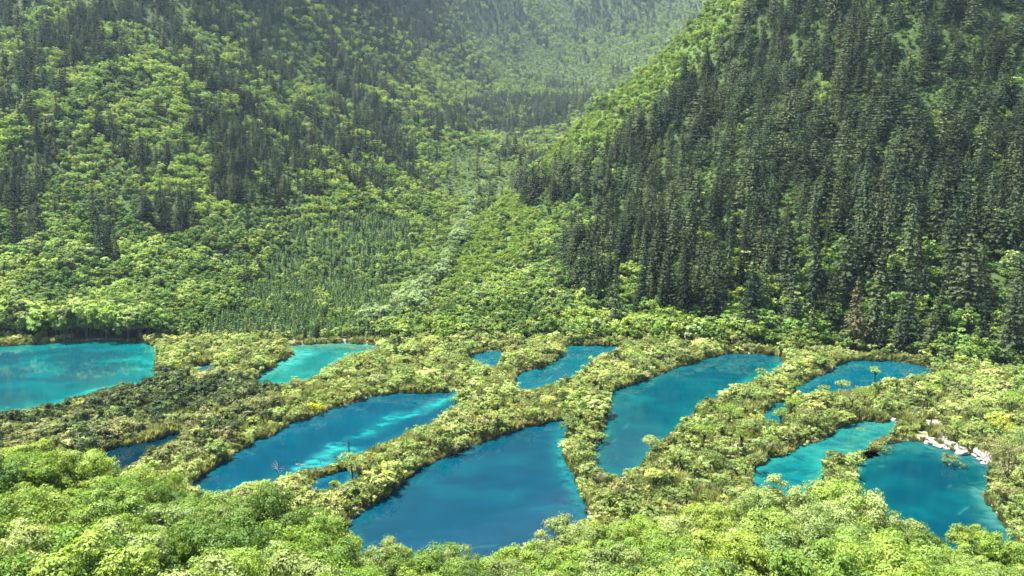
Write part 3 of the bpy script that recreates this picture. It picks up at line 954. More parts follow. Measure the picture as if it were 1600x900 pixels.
# location words for labels: column by landmarks along the shore, row by height on the slope
COLS = [(-999, 50, 'by left picture edge'), (50, 110, 'above left part of teal lake'), (110, 180, 'above middle of teal lake'), (180, 250, 'above right end of teal lake'), (250, 330, 'behind left half of shrub spit'), (330, 430, 'behind right half of shrub spit'), (430, 490, 'above left half of sandy shore'), (490, 540, 'above right half of sandy shore'),
        (540, 600, 'left of stream mouth'), (600, 660, 'right of stream mouth'), (660, 725, 'left of tiny far lake'), (725, 790, 'above tiny far lake'), (790, 850, 'above left part of hook lake'), (850, 900, 'above middle of hook lake'), (900, 950, 'above right part of hook lake'), (950, 1000, 'above hook lake tip'), (1000, 1060, 'above dike of wide blue lake'), (1060, 1110, 'above left head of wide lake'), (1110, 1170, 'above middle head of wide lake'), (1170, 1230, 'above right head of wide lake'), (1230, 1280, 'above left of gravel point'), (1280, 1330, 'above right of gravel point'),
        (1330, 1365, 'above left end of forest lake'), (1365, 1400, 'left above middle of forest lake'), (1400, 1432, 'right above middle of forest lake'), (1432, 1465, 'above right end of forest lake'), (1465, 1500, 'just right of forest lake'), (1500, 1530, 'well right of forest lake'), (1530, 1565, 'near right picture edge'), (1565, 9999, 'by right picture edge')]
ROWS = [(495, 'at slope foot'), (450, 'on lowest slope'), (400, 'on lower slope'), (330, 'on middle slope'), (260, 'on upper slope'), (150, 'on high slope'), (-999, 'on highest slope')]


def place(u, v, cols, rows):
    c = next(t for a, b, t in cols if a <= u < b)
    r = next(t for lo, t in rows if v >= lo)
    return c, r


def label_zones(items, cols, rows, noun, maxn=10):
    """items: list of (u, v); each gets a label by its zone, its tier there and its order from the left."""
    zones = {}
    for i, (u, v) in enumerate(items):
        zones.setdefault(place(u, v, cols, rows), []).append(i)
    out = [None] * len(items)
    for (c, r), ids in zones.items():
        ids.sort(key=lambda i: -items[i][1])
        nt = max(1, math.ceil(len(ids) / maxn))
        per = math.ceil(len(ids) / nt)
        for t in range(nt):
            part = sorted(ids[t * per:(t + 1) * per], key=lambda i: items[i][0])
            tier = '' if nt == 1 else (ORD[t] + ' tier ' if t else 'front tier ')
            n = len(part)
            for j, i in enumerate(part):
                if n == 1:
                    h = 'only ' + noun if nt > 1 else noun
                elif j == 0:
                    h = 'leftmost ' + noun
                elif j == n - 1:
                    h = 'rightmost ' + noun
                else:
                    h = '%s %s from left' % (ORD[j], noun)
                out[i] = ('%s %s%s %s' % (h, tier, r, c)).strip()
    return out


def settle(kind, x, y, z, hgt, rz, noun, group, stuff_name, stuff_label, limit, g, cols, rows, ok=None, wide=None, lean=.03, minpx=0, idx=None):
    """Splits the plants of one kind into the ones that show largest (objects) and the rest (one stuff object)."""
    n = len(x)
    s = hgt / kind.H
    S = np.stack([s * g.uniform(.85, 1.2, n) * (1 if wide is None else wide), s * g.uniform(.85, 1.2, n) * (1 if wide is None else wide), s], 1)
    if idx is None: idx = g.integers(0, len(kind.var), n)
    tilt = g.normal(size=(n, 2)) * lean
    u, v = proj(x, y, z + hgt * .6)
    size = hgt / np.hypot(x, y)
    vis = (u > 4) & (u < 1596) & (v > 4) & (v < 890) & (v < can_v(u) - 4) & (size * FPX > minpx)
    if ok is not None: vis &= ok
    order = np.argsort(-np.where(vis, size, -1))
    pick = order[:limit]
    pick = pick[vis[pick]]
    labs = label_zones([(u[i], v[i]) for i in pick], cols, rows, noun)
    for i, lb in zip(pick, labs):
        kind.thing(int(idx[i]), (x[i], y[i], z[i]), rz[i], S[i], lb, group, tilt=tilt[i])
    rest = np.ones(n, bool); rest[pick] = False
    kind.stuff(stuff_name, np.c_[x, y, z][rest], rz[rest], S[rest], idx[rest], stuff_label, tilt[rest])
    return pick


# ------------------------------------------------------------------ the forest on the slopes
CON_R = [(1075, 25), (1130, -60), (1900, -60), (1900, 640), (1600, 592), (1480, 575), (1330, 545), (1190, 535), (1050, 500), (945, 470), (870, 450), (885, 370), (940, 345), (905, 300), (835, 322), (795, 288), (800, 256), (870, 222), (920, 190), (985, 135), (1030, 90)]
CON_L = [(-400, -60), (640, -60), (680, 60), (640, 110), (655, 160), (630, 250), (665, 275), (600, 302), (510, 302), (430, 322), (330, 290), (320, 245), (220, 262), (150, 215), (95, 235), (60, 310), (0, 335), (-400, 360)]
CON_GAP = [(105, 100), (180, 90), (280, 105), (305, 150), (300, 190), (250, 215), (180, 195), (120, 200), (100, 230), (80, 180), (110, 150)]
CON_GAP2 = [(470, 10), (500, 60), (520, 120), (505, 200), (480, 130), (450, 60)]
CLUMPS = [[(215, 300), (300, 300), (308, 365), (225, 370)], [(145, 315), (185, 330), (190, 410), (148, 405)], [(15, 315), (62, 320), (65, 375), (20, 375)], [(325, 200), (460, 180), (470, 320), (330, 310)], [(640, 185), (760, 150), (930, 150), (870, 200), (760, 205), (680, 215)], [(560, 0), (800, -40), (830, 50), (690, 70), (600, 40)], [(880, -40), (1060, -40), (1020, 30), (900, 40)]]
YNG = [(250, 535), (360, 480), (420, 400), (470, 345), (560, 322), (645, 340), (640, 400), (600, 440), (620, 480), (560, 535)]
STREAM = [(560, 500), (600, 488), (650, 455), (690, 410), (715, 370), (735, 320), (755, 275), (775, 230), (790, 215)]


def forest():
    g = np.random.default_rng(77)
    X, Y = [], []
    for y0, y1, st in ((262, 420, 3.2), (420, 700, 3.9), (700, 1100, 6.0), (1100, 1700, 6.5), (1700, 3000, 9.0)):
        x, y = scatter(-.80 * y1 - 30, .80 * y1 + 30, y0, y1, st, g)
        m = np.abs(x) < .74 * y + 40
        X.append(x[m]); Y.append(y[m])
    x = np.concatenate(X); y = np.concatenate(Y)
    m = y > shore_y(x, y) + .5
    x, y = x[m], y[m]
    sd = np.full(x.shape, 15.0)
    q = y < 345
    sd[q] = lake_sdf(x[q], y[q])
    m = sd > 1.0
    x, y, sd = x[m], y[m], sd[m]
    z = height(x, y)
    u, v = proj(x, y, z + 5)
    # nothing that is far above or beside the frame, thinned outside it
    m = (v > -170) & (u > -330) & (u < 1930)
    x, y, z, u, v, sd = x[m], y[m], z[m], u[m], v[m], sd[m]
    n1 = fbm(x / 22, y / 22, 51, 3)
    n2 = fbm(x / 60, y / 60, 53, 3)
    behind = y > 720
    r = g.random(len(x))
    pc = np.full(len(x), .03)
    right = inpoly(u, v, CON_R) & ~behind
    up = np.clip((520 - v) / 200, 0, 1)
    pc = np.where(right, np.clip(.60 + .38 * up - 1.6 * np.maximum(n1 - .57, 0) * (1.3 - up), .1, .97), pc)
    left = inpoly(u, v, CON_L) & ~(inpoly(u, v, CON_GAP) | inpoly(u, v, CON_GAP2))
    pc = np.where(left & (u < 800), np.where(n1 > .545, .06, np.where(n1 > .50, .6, .97)), pc)
    pc = np.where((u > 545) & (u < 860) & (v > 370) & ~right, 0, pc)
    for c in CLUMPS:
        pc = np.where(inpoly(u, v, c) & ~right, np.where(n1 > .36, .95, .3), pc)
    pc = np.where(behind & ~left & (n2 > .63), .5, pc)
    yz = inpoly(u, v, YNG) & ~behind
    mead = np.zeros(len(x), bool)
    for p in MEADOW: mead |= inpoly(u, v, p) & (y < 720)
    sl = segdist(u, v, STREAM, False)
    silver = (sl < np.where(v > 440, 12, 7) * np.clip(3.0 * (fbm(x / 13, y / 13, 59, 3) - .20), .3, 1.7)) & (g.random(len(x)) < .92)
    con = (r < pc) & ~yz & ~mead & ~silver
    yng = yz & (r < np.clip(2.6 * (fbm(x / 16, y / 16, 67, 3) - .22), .12, .92))
    lim = mead & (r < .9)
    sil = silver & ~con & ~yng
    bro = ~(con | yng | lim | sil)
    rz = g.uniform(0, 6.283, len(x))
    tall = g.uniform(.6, 1.35, len(x))
    # spruces: spaced wider than the leafy trees
    keep = g.random(len(x)) < np.where(y < 360, .165, np.where(y < 700, np.where(x > 0, .225, .31), .70))
    c = con & keep
    hgt = np.where(x > 0, np.where(y < 360, 23, 17), 15) * tall * np.where(y > 900, .9, 1) * (.8 + .5 * n2)
    shore_lo = (y - shore_y(x, y) < 10) & (u < 1300)
    hgt = np.where(shore_lo, hgt * .6, hgt)
    rr = g.random(int(c.sum()))
    sidx = np.where(y[c] < 380, np.where(rr < .3, 0, np.where(rr < .6, 1, np.where(rr < .8, 2, np.where(rr < .9, 3, 5)))), np.where(rr < .12, 0, np.where(rr < .3, 1, np.where(rr < .55, 3, np.where(rr < .8, 4, 5)))))
    sidx = np.where((x[c] < 0) & (y[c] < 900), np.where(rr < .15, 0, np.where(rr < .35, 3, np.where(rr < .7, 1, 5))), sidx)
    sidx = np.where((g.random(len(sidx)) < .012) & (y[c] < 420), 6, sidx)
    settle(SPRUCE, x[c], y[c], z[c] - .3, hgt[c], rz[c], 'dark spruce', 'dark spruces on the slopes', 'spruce_forest', 'dark spruce forest covering the upper slopes on both sides', 300, g, COLS, ROWS, lean=.03, idx=sidx, wide=np.where(x > 0, np.where(y < 360, 1.15, 1.4), 1.35)[c])
    hb = np.where(y < 420, 7.3, 6.8) * tall * (.65 + .7 * n2) * np.where(y > 900, 1.25, 1)
    ush = proj(x, y, z)[0]
    edge_ = y - shore_y(x, y)
    hb = np.where(edge_ < 14, np.where((ush < 255) | ((ush > 520) & (ush < 640)), np.maximum(hb, 8) * 1.35, np.where(edge_ < 4, hb * .75, hb)), hb)
    low = con & ~keep & (g.random(len(x)) < np.where(y < 360, .5, .85))
    b = bro | low
    nb = fbm(x / 26, y / 26, 57, 3)[b] + g.normal(size=int(b.sum())) * .09
    bidx = np.where(nb < .40, 2, np.where(nb > .63, 4, np.where(g.random(len(nb)) < .13, 5, g.choice([0, 1, 3], len(nb)))))
    bidx = np.where(low[b] & (g.random(len(nb)) < .75), 2, bidx)
    bidx = np.where((y[b] > 540) & (x[b] < 40) & (bidx != 2) & (g.random(len(nb)) < .55), 4, bidx)
    bidx = np.where((y[b] > 950) & (g.random(len(nb)) < .75), g.choice([4, 4, 5, 0], len(nb)), bidx)  # far crowns coloured lighter to add to the pale, hazy light there
    hb = np.where(low, np.where(y < 360, hb * .8, 4.2 * tall), hb)
    hb = np.where((sl < 55) & (y < 900), hb * .62, hb)
    hb = np.where(yz, np.minimum(hb, 5.5), hb)
    settle(BROAD, x[b], y[b], z[b] - .3, hb[b], rz[b], 'leafy tree', 'leafy trees on the slopes', 'broadleaf_forest', 'bright green leafy forest on the lower slopes and up the valley', 300, g, COLS, ROWS, wide=.98, idx=bidx)
    # young conifers, planted closely
    k = 2
    yx = np.concatenate([x[yng] + g.normal(size=yng.sum()) * 1.5 for _ in range(k)]); yy = np.concatenate([y[yng] + g.normal(size=yng.sum()) * 1.5 for _ in range(k)])
    yzz = height(yx, yy)
    settle(YOUNG, yx, yy, yzz - .1, g.uniform(3.2, 7.2, len(yx)), g.uniform(0, 6.283, len(yx)), 'young conifer', 'young conifers planted above the sandy shore', 'young_conifer_stand', 'stand of young conifers above the sandy shore', 260, g, COLS, ROWS, lean=.02)
    settle(SILVER, x[sil], y[sil], z[sil] - .2, 6.6 * tall[sil], rz[sil], 'silvery willow', 'silvery willows along the stream bed', 'silver_willow_thicket', 'pale silvery willows far up the stream bed', 160, g, COLS, ROWS, wide=1.0)
    lx = np.concatenate([x[lim] + g.normal(size=lim.sum()) * 1.6 for _ in range(3)]); ly = np.concatenate([y[lim] + g.normal(size=lim.sum()) * 1.6 for _ in range(3)])
    settle(LIME, lx, ly, height(lx, ly) - .1, g.uniform(1.4, 3.4, len(lx)), g.uniform(0, 6.283, len(lx)), 'lime bush', 'lime bushes on the open slopes', 'lime_scrub', 'lime green scrub on the open spur and beside the stream', 60, g, COLS, ROWS)
    print('forest', c.sum(), b.sum(), len(yx), sil.sum(), len(lx))


forest()

# ------------------------------------------------------------------ the dikes between the lakes
SHADE_DARKZ = [(-60, 640), (60, 628), (110, 610), (160, 592), (250, 588), (300, 598), (400, 600), (470, 600), (420, 625), (360, 640), (250, 670), (120, 660), (-60, 690)]  # cloud shade on the left dike, put in as darker bushes
SHADE_OLIVZ = [(-60, 640), (250, 590), (430, 600), (440, 640), (330, 720), (180, 750), (-60, 720)]  # wider zone of that cloud shade, carried by duller olive bushes
DCOLS = [(-999, 50, 'far left below teal lake'), (50, 100, 'left below teal lake'), (100, 170, 'left of dark narrow pool'), (170, 250, 'beside dark narrow pool'), (250, 320, 'right of dark narrow pool'), (320, 400, 'below pale green lake'), (400, 480, 'left around streaked lake'), (480, 560, 'around middle of streaked lake'), (560, 640, 'left of deep blue lake'), (640, 720, 'above left of deep blue lake'), (720, 800, 'between tiny and deep lakes'), (800, 880, 'between hook and deep lakes'),
         (880, 920, 'left edge of narrow dike'), (920, 960, 'right edge of narrow dike'), (960, 1010, 'under wide blue lake end'), (1010, 1060, 'right of wide lake end'), (1060, 1100, 'left on broad dike'), (1100, 1140, 'left middle of broad dike'), (1140, 1180, 'right middle of broad dike'), (1180, 1240, 'left behind green pond'), (1240, 1300, 'right behind green pond'), (1300, 1360, 'left around bush islet'), (1360, 1420, 'right around bush islet'), (1420, 1480, 'left around white bank'), (1480, 1530, 'right around white bank'), (1530, 1565, 'on right bank'), (1565, 9999, 'at right picture edge')]
DROWS = [(790, 'in nearest row'), (770, 'in second row'), (750, 'in third row'), (735, 'in fourth row'), (715, 'in fifth row'), (695, 'in middle row'), (675, 'behind the middle'), (655, 'in back half'), (630, 'in rear rows'), (600, 'near far end'), (-999, 'at far end')]


TREES = [  # base u, v, top row, crown width px, lean, material, label
    (1021, 716, 683, 29, -.12, 'fg_grey', 'little flat topped tree leaning over the near end of the wide blue lake'),
    (1221, 670, 632, 24, -.05, 'fg_yellow', 'little dark trunked tree beside the hidden pool, right of the round pale one'),
    (1205, 672, 648, 22, .0, 'fg_grey', 'little round pale crowned tree in front of the hidden pool'),
    (1238, 650, 622, 26, .08, 'fg_yellow', 'yellow green little tree just behind the hidden pool'),
    (1242, 616, 596, 17, .0, 'fg_yellow', 'bright little tree at the left end of the forest edge lake'),
    (1287, 615, 595, 17, .0, 'fg_grey', 'little pale tree in front of the forest edge lake, left of its neighbour'),
    (1312, 615, 596, 22, .18, 'fg_grey', 'little leaning tree in front of the forest edge lake, right of its pale neighbour'),
    (1366, 607, 573, 16, .0, 'fg_yellow', 'slender tree with wispy crown standing against the forest edge lake'),
    (1399, 628, 592, 10, .0, 'fg_dark', 'thin straight trunk with a sparse top below the forest edge lake'),
    (1430, 612, 588, 20, .06, 'fg_grey', 'small sparse tree right of the bare grey topped tree'),
    (1441, 640, 600, 30, .22, 'fg_yellow', 'dark leaning trunk with yellow green crown above the white rocks'),
    (1480, 614, 582, 34, .0, 'fg_fresh', 'fresh green small tree right of the forest edge lake'),
    (1579, 652, 618, 34, .0, 'fg_yellow', 'yellow green tree with bare trunk near the right edge'),
    (1592, 640, 612, 30, .0, 'fg_fresh', 'small green tree right beside the bare trunked one at the edge'),
    (552, 760, 712, 40, -.04, 'fg_grey', 'weeping tree with dark trunk standing by the log pool'),
    (521, 760, 740, 16, .05, 'fg_yellow', 'small drooping tree left of the weeping tree by the log pool'),
    (1064, 738, 700, 34, -.08, 'fg_grey', 'grey green gnarled tree on the broad dike, lower left'),
    (1098, 700, 668, 34, .06, 'fg_yellow', 'yellow crowned tree on the broad dike near the blue lake'),
    (1140, 668, 636, 38, .0, 'fg_yellow', 'lime crowned tree high on the broad dike'),
    (1160, 690, 658, 30, .05, 'dike', 'olive crowned tree in the middle of the broad dike'),
    (1158, 716, 674, 22, .0, 'lime', 'small bright lime tree at the centre of the broad dike'),
    (1110, 742, 706, 34, -.05, 'fg_grey', 'spreading grey green tree on the lower broad dike'),
    (1180, 736, 700, 30, .0, 'dike', 'small olive tree at the edge of the green pond'),
    (1260, 668, 640, 34, .0, 'olive', 'dense olive tree on the dike behind the green pond'),
    (1330, 652, 612, 44, .0, 'olive', 'big dark based bushy tree above the green pond'),
    (1080, 690, 662, 28, .05, 'fg_grey', 'pale gnarled tree overhanging the shore of the wide blue lake'),
    (1020, 770, 735, 30, .0, 'dike', 'small spreading tree in the tongue of scrub below the wide blue lake'),
    (1350, 640, 610, 30, .0, 'fg_yellow', 'light crowned tree right of the dark based bushy tree'),
    (1520, 668, 636, 36, .04, 'dike', 'olive yellow tree above the white rocky bank'),
    (940, 690, 668, 20, .0, 'dike', 'low tree on the narrow dike between the two blue lakes'),
]


def dikes():
    g = np.random.default_rng(31)
    x, y = scatter(-240, 240, 122, 322, 1.5, g)
    m = (np.abs(x) < .70 * y + 15) & (y < shore_y(x, y) + 3)
    x, y = x[m], y[m]
    sd = lake_sdf(x, y)
    m = sd > .2
    x, y, sd = x[m], y[m], sd[m]
    z = height(x, y)
    m = z < 4
    x, y, z, sd = x[m], y[m], z[m], sd[m]
    n1 = fbm(x / 5, y / 5, 61, 3); n2 = fbm(x / 18, y / 18, 63, 3)
    h = np.clip((.8 + 2.7 * n1 * (.5 + n2)) * np.exp(g.normal(size=len(x)) * .36), .5, 4.6)
    h = np.where(sd < 1.4, h * .75, h)
    # no plant may hide more of a lake than the plants in the photograph do
    for _ in range(3):
        uu, vv = proj(x, y, z + h * g.uniform(.55, .9, len(x)))
        bad = sees_water(uu, vv)
        h = np.where(bad, h * .62, h)
    uu, vv = proj(x, y, z + h * .6)
    m = ~(sees_water(uu, vv) & (h < .8))
    u0, v0 = proj(x, y, z)
    # openings: pale stone bank, gaps on the right dike, glades
    bare = (inpoly(u0, v0, [(1395, 695), (1440, 650), (1470, 605), (1490, 640), (1480, 690), (1560, 690), (1560, 730), (1500, 722), (1440, 704)]) & (g.random(len(x)) < .90))
    for (tu, tv, tt_, tw_, *_r) in TREES:
        tx, ty = (float(q) for q in at_z(tu, tv, .4))
        k = ty / math.hypot(tx, ty)
        near = segdist(x, y, [(tx, ty), (tx * (1 - 4 / ty), ty - 4)], False) < 1.1
        h = np.where(near, np.minimum(h, .7), h)
    bare |= inpoly(u0, v0, [(438, 548), (448, 526), (612, 526), (618, 547), (560, 541), (480, 541)])
    gaps = inpoly(u0, v0, [(1000, 760), (1060, 660), (1180, 620), (1230, 680), (1170, 800), (1040, 820)]) & (n1 > .55)
    m &= ~bare & ~gaps & (g.random(len(x)) < np.where(n1 < .37, .38, .93))
    x, y, z, sd, h, n1, n2, u0, v0 = (q[m] for q in (x, y, z, sd, h, n1, n2, u0, v0))
    r = g.random(len(x))
    dz = inpoly(u0, v0, SHADE_DARKZ); oz = inpoly(u0, v0, SHADE_OLIVZ)
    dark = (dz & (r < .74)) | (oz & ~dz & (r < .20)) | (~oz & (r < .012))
    oliv = ~dark & (oz & (r < .86) | ~oz & (r > .95 - .12 * (n2 > .55)))
    lush = ~dark & ~oliv
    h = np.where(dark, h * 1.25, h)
    rz = g.uniform(0, 6.283, len(x))
    ok = np.ones(len(x), bool)
    settle(DIKE, x[lush], y[lush], z[lush] - .1, h[lush], rz[lush], 'yellowish shrub', 'yellow green shrubs on the dikes', 'dike_thicket', 'yellow green thicket covering the dikes between the lakes', 300, g, DCOLS, DROWS, wide=np.exp(g.normal(size=int(lush.sum())) * .22) * .98, lean=.08)
    settle(DARK, x[dark], y[dark], z[dark] - .1, h[dark], rz[dark], 'dark bush', 'dark bushes on the left dike', 'shade_dark_thicket', 'bushes coloured dark for cloud shade on the left dike', 150, g, DCOLS, DROWS, wide=1.1, lean=.06)
    settle(OLIVE, x[oliv], y[oliv], z[oliv] - .1, h[oliv], rz[oliv], 'olive bush', 'olive bushes on the dikes', 'olive_bush_thicket', 'dull olive bushes among the dike shrubs', 200, g, DCOLS, DROWS, wide=1.1, lean=.06)
    sx, sy_ = scatter(-190, 190, 128, 300, 5.2, g)
    sds = lake_sdf(sx, sy_)
    q = (sds > .4) & (np.abs(sx) < .68 * sy_ + 8) & (sy_ < shore_y(sx, sy_) - 2) & (g.random(len(sx)) < np.where(sx > 15, .8, .3))
    sx, sy_ = sx[q], sy_[q]
    sz = height(sx, sy_)
    shh = g.uniform(2.8, 5.6, len(sx))
    uu, vv = proj(sx, sy_, sz + shh * .6)
    ub, vb = proj(sx, sy_, sz)
    q = (sz < 3) & (~sees_water(uu, vv) | (g.random(len(sx)) < .25)) & ~inpoly(ub, vb, SHADE_OLIVZ)
    sx, sy_, sz, shh = sx[q], sy_[q], sz[q], shh[q]
    settle(SAP, sx, sy_, sz - .1, shh, g.uniform(0, 6.28, len(sx)), 'upright sapling', 'saplings standing in the dike scrub', 'sapling_scrub', 'saplings hidden in the dike scrub', 230, g, DCOLS, DROWS, lean=.08)
    tx_, ty_ = scatter(-150, 190, 130, 290, 13, g)
    q = (lake_sdf(tx_, ty_) > .3) & (np.abs(tx_) < .62 * ty_) & (g.random(len(tx_)) < .6)
    tx_, ty_ = tx_[q], ty_[q]
    tz_ = height(tx_, ty_)
    th_ = g.uniform(2.0, 3.8, len(tx_))
    uu, vv = proj(tx_, ty_, tz_ + th_ * .7)
    q = (tz_ < 3) & ~sees_water(uu, vv)
    settle(TWIG, tx_[q], ty_[q], tz_[q], th_[q], g.uniform(0, 6.28, int(q.sum())), 'bare bush', 'bare twiggy bushes in the dike scrub', 'bare_bush_thicket', 'bare twiggy bushes hidden in the dike scrub', 60, g, DCOLS, DROWS)
    print('dike', lush.sum(), dark.sum(), oliv.sum())
    # sedges along the shores and grass in the openings: nobody could count them
    x, y = scatter(-240, 240, 122, 322, .62, g)
    m = (np.abs(x) < .70 * y + 15) & (y < shore_y(x, y) + 3)
    x, y = x[m], y[m]
    sd = lake_sdf(x, y)
    m = (sd > -.12) & (sd < 1.3)
    x, y, sd = x[m], y[m], sd[m]
    z = np.maximum(height(x, y), -.05)
    h = g.uniform(.6, 1.3, len(x)) * (.5 + fbm(x / 4, y / 4, 71, 2))
    uu, vv = proj(x, y, z + h * .8)
    m = ~sees_water(uu, vv) & (z < 3) & (g.random(len(x)) < .5)
    x, y, z, h = x[m], y[m], z[m], h[m]
    n = len(x)
    SEDGE.stuff('sedge', np.c_[x, y, z], g.uniform(0, 6.28, n), np.stack([h, h, h], 1), g.integers(0, 3, n), 'brown sedge fringing the lake shores')
    x, y = scatter(-240, 240, 122, 322, 1.0, g)
    m = (np.abs(x) < .70 * y + 15) & (y < shore_y(x, y) + 1) & (fbm(x / 6, y / 4, 73, 3) > .56)
    x, y = x[m], y[m]
    m = lake_sdf(x, y) > .1
    x, y = x[m], y[m]
    z = height(x, y)
    h = g.uniform(1.4, 2.6, len(x))
    uu, vv = proj(x, y, z + h * .8)
    m = (z < 3) & ~sees_water(uu, vv)
    x, y, z, h = x[m], y[m], z[m], h[m]
    n = len(x)
    REED.stuff('reed', np.c_[x, y, z], g.uniform(0, 6.28, n), np.stack([h * .8, h * .8, h], 1), g.integers(0, 3, n), 'tall brownish reeds in patches among the dike shrubs')
    x, y = scatter(-240, 240, 122, 322, 1.5, g)
    m = (np.abs(x) < .70 * y + 15) & (y < shore_y(x, y) + 3)
    x, y = x[m], y[m]
    m = lake_sdf(x, y) > 1.0
    x, y = x[m], y[m]
    z = height(x, y)
    gu, gv = proj(x, y, z)
    m = (z < 3) & (g.random(len(x)) < .8) & ~inpoly(gu, gv, [(1420, 695), (1440, 650), (1470, 605), (1490, 640), (1480, 690), (1565, 690), (1565, 732), (1500, 722), (1440, 704)]) & ~inpoly(gu, gv, [(438, 548), (448, 526), (612, 526), (618, 547), (560, 541), (480, 541)])
    x, y, z = x[m], y[m], z[m]
    h = g.uniform(.5, 1.1, len(x)); n = len(x)
    GRASS.stuff('grass', np.c_[x, y, z], g.uniform(0, 6.28, n), np.stack([h * 1.3, h * 1.3, h], 1), g.integers(0, 3, n), 'tufts of yellowish grass between the dike shrubs')


dikes()


# ------------------------------------------------------------------ small trees, dead trees and rocks on the dikes
def hz(u, v):
    x, y = at_z(u, v, .4)
    return float(x), float(y), float(height(np.array([x]), np.array([y]))[0])


def px_h(u, v, vt):
    """height of a plant standing at (u, v) on the valley floor whose top shows at row vt"""
    x, y = at_z(u, v, .4)
    return float(at_y(u, vt, y)[2]) - .4


def umbrella_tree(u, v, vt, wpx, lean, mat, label, seed, bark='bark_dark', thick=1.7, dense=1.0):
    g = np.random.default_rng(seed)
    x, y, z = hz(u, v)
    H = px_h(u, v, vt) * 1.08
    W = wpx / FPX * math.hypot(x, y) * .58
    e = tag(link('dike_tree', None, None, (x, y, z - .1)), label, 'small tree', 'small trees on the dikes')
    lx = lean * H
    top = np.array([lx, 0, H * .72])
    lst = [([(0, 0, -.3), (lx * .25, .05, H * .3), (lx * .7, -.05, H * .52), tuple(top)], [.15 * thick, .12 * thick, .10 * thick, .06 * thick], 6)]
    C = []
    nl = 7
    for k in range(nl):
        an = 6.283 * k / nl + g.uniform(-.3, .3)
        c = np.array([lx + math.cos(an) * W * .58, math.sin(an) * W * .58, H * g.uniform(.74, .9)])
        C.append((c, W * .42))
        lst.append(([(lx * .75, 0, H * .55), tuple((top + c) / 2 - (0, 0, .1)), tuple(c)], [.07 * thick, .05 * thick, .02], 4))
    C.append((np.array([lx, 0, H * .9]), W * .5))
    V, F = tubes(lst)
    link('trunk', mesh_from('trunk', V, F, [M[bark]], smooth=True), e)
    n = int(620 * dense)
    idx = g.integers(0, len(C), n)
    d = g.normal(size=(n, 3)); d[:, 2] += .5
    d /= np.linalg.norm(d, axis=1, keepdims=True)
    P = np.array([C[i][0] for i in idx]) + d * (np.array([C[i][1] for i in idx]) * g.uniform(.6, 1.05, n))[:, None] * (1, 1, .55)
    lv = leaves(P, d + g.normal(size=(n, 3)) * .5, .17, g)
    link('crown', mesh_from('crown', lv[0], lv[1], [M[mat]]), e)
    return e


for i, (u, v, vt, w, ln, mt, lb) in enumerate(TREES):
    umbrella_tree(u, v, vt, w, ln, mt, lb, 900 + i, dense=.5 if w < 17 else 1.0)


def bright_bush(u, v, hpx, wpx, mat, label, seed):
    x, y, z = hz(u, v)
    H = hpx / FPX * math.hypot(x, y); W = wpx / FPX * math.hypot(x, y) * .55
    lv = broad_geo(seed, H, W, 8, 520, .20, .02, .6, False)[0]
    o = link('round_bush', mesh_from('round_bush', lv[0], lv[1], [M[mat]]), None, (x, y, z - .1))
    tag(o, label, 'bush')


bright_bush(494, 646, 24, 30, 'yellow', 'bright yellow green bush standing out on the shore of the streaked lake', 801)
bright_bush(1562, 684, 32, 46, 'yellow', 'vivid yellow bush at the right above the white rocks', 802)
bright_bush(1306, 757, 30, 48, 'dike', 'round yellow green bush islet between the green pond and the corner lake', 803)
bright_bush(1303, 726, 22, 32, 'dike', 'left low bush of the pair behind the round bush islet', 804)
bright_bush(1337, 722, 18, 28, 'dike', 'right low bush of the pair behind the round bush islet', 805)
bright_bush(1375, 703, 20, 38, 'olive', 'low brownish bush on the bar behind the corner lake', 806)
bright_bush(1487, 724, 24, 34, 'olive', 'half drowned brownish bush in the corner lake below the white rocks', 807)
bright_bush(1246, 548, 26, 50, 'broad', 'domed green bush on the far shore above the pale gravel point', 808)
bright_bush(918, 740, 18, 30, 'dike', 'round yellow green bush at the lower end of the narrow dike', 809)
bright_bush(900, 722, 20, 34, 'dike', 'yellow green bush on the narrow dike facing the deep blue lake', 810)
bright_bush(912, 690, 24, 34, 'dike', 'upper yellow green bush on the narrow dike', 811)
bright_bush(795, 566, 12, 16, 'yellow', 'little golden bush beside the tiny far lake', 812)
bright_bush(990, 588, 34, 20, 'olive', 'dull brown bush clump on the dike above the wide blue lake', 813)
bright_bush(928, 634, 24, 34, 'darkbush', 'dark grey bush at the top of the narrow dike', 814)
bright_bush(1345, 668, 8, 20, 'dike', 'tiny bush islet at the head of the green pond', 815)


# willows crowding the right bank
def right_bank():
    g = np.random.default_rng(5)
    spots = [(1560, 742, 62, 60), (1590, 745, 75, 60), (1575, 775, 80, 56), (1600, 790, 85, 50), (1556, 712, 26, 40), (1598, 715, 40, 50), (1570, 800, 50, 40), (1592, 825, 55, 40)]
    names = ['tall feathery willow at the bend of the right bank', 'tall feathery willow behind the bend at the right edge', 'broad feathery willow over the shore of the corner lake', 'feathery willow cut by the right edge', 'small feathery willow beside the white rocks', 'feathery willow below the vivid yellow bush', 'low feathery willow near the corner of the lake', 'lowest feathery willow on the right bank']
    for i, ((u, v, hp, wp), nm) in enumerate(zip(spots, names)):
        x, y, z = hz(u, v)
        H = hp / FPX * math.hypot(x, y); W = wp / FPX * math.hypot(x, y) * .5
        lv, tr = broad_geo(840 + i, H, W, 9, 1500, .17, .03, .25)
        e = tag(link('bank_willow', None, None, (x, y, z - .1)), nm, 'willow', 'feathery willows on the right bank')
        link('trunk', mesh_from('trunk', tr[0], tr[1], [M['bark']], smooth=True), e)
        link('crown', mesh_from('crown', lv[0], lv[1], [M['fg_grey' if i % 2 else 'olive']]), e)


right_bank()


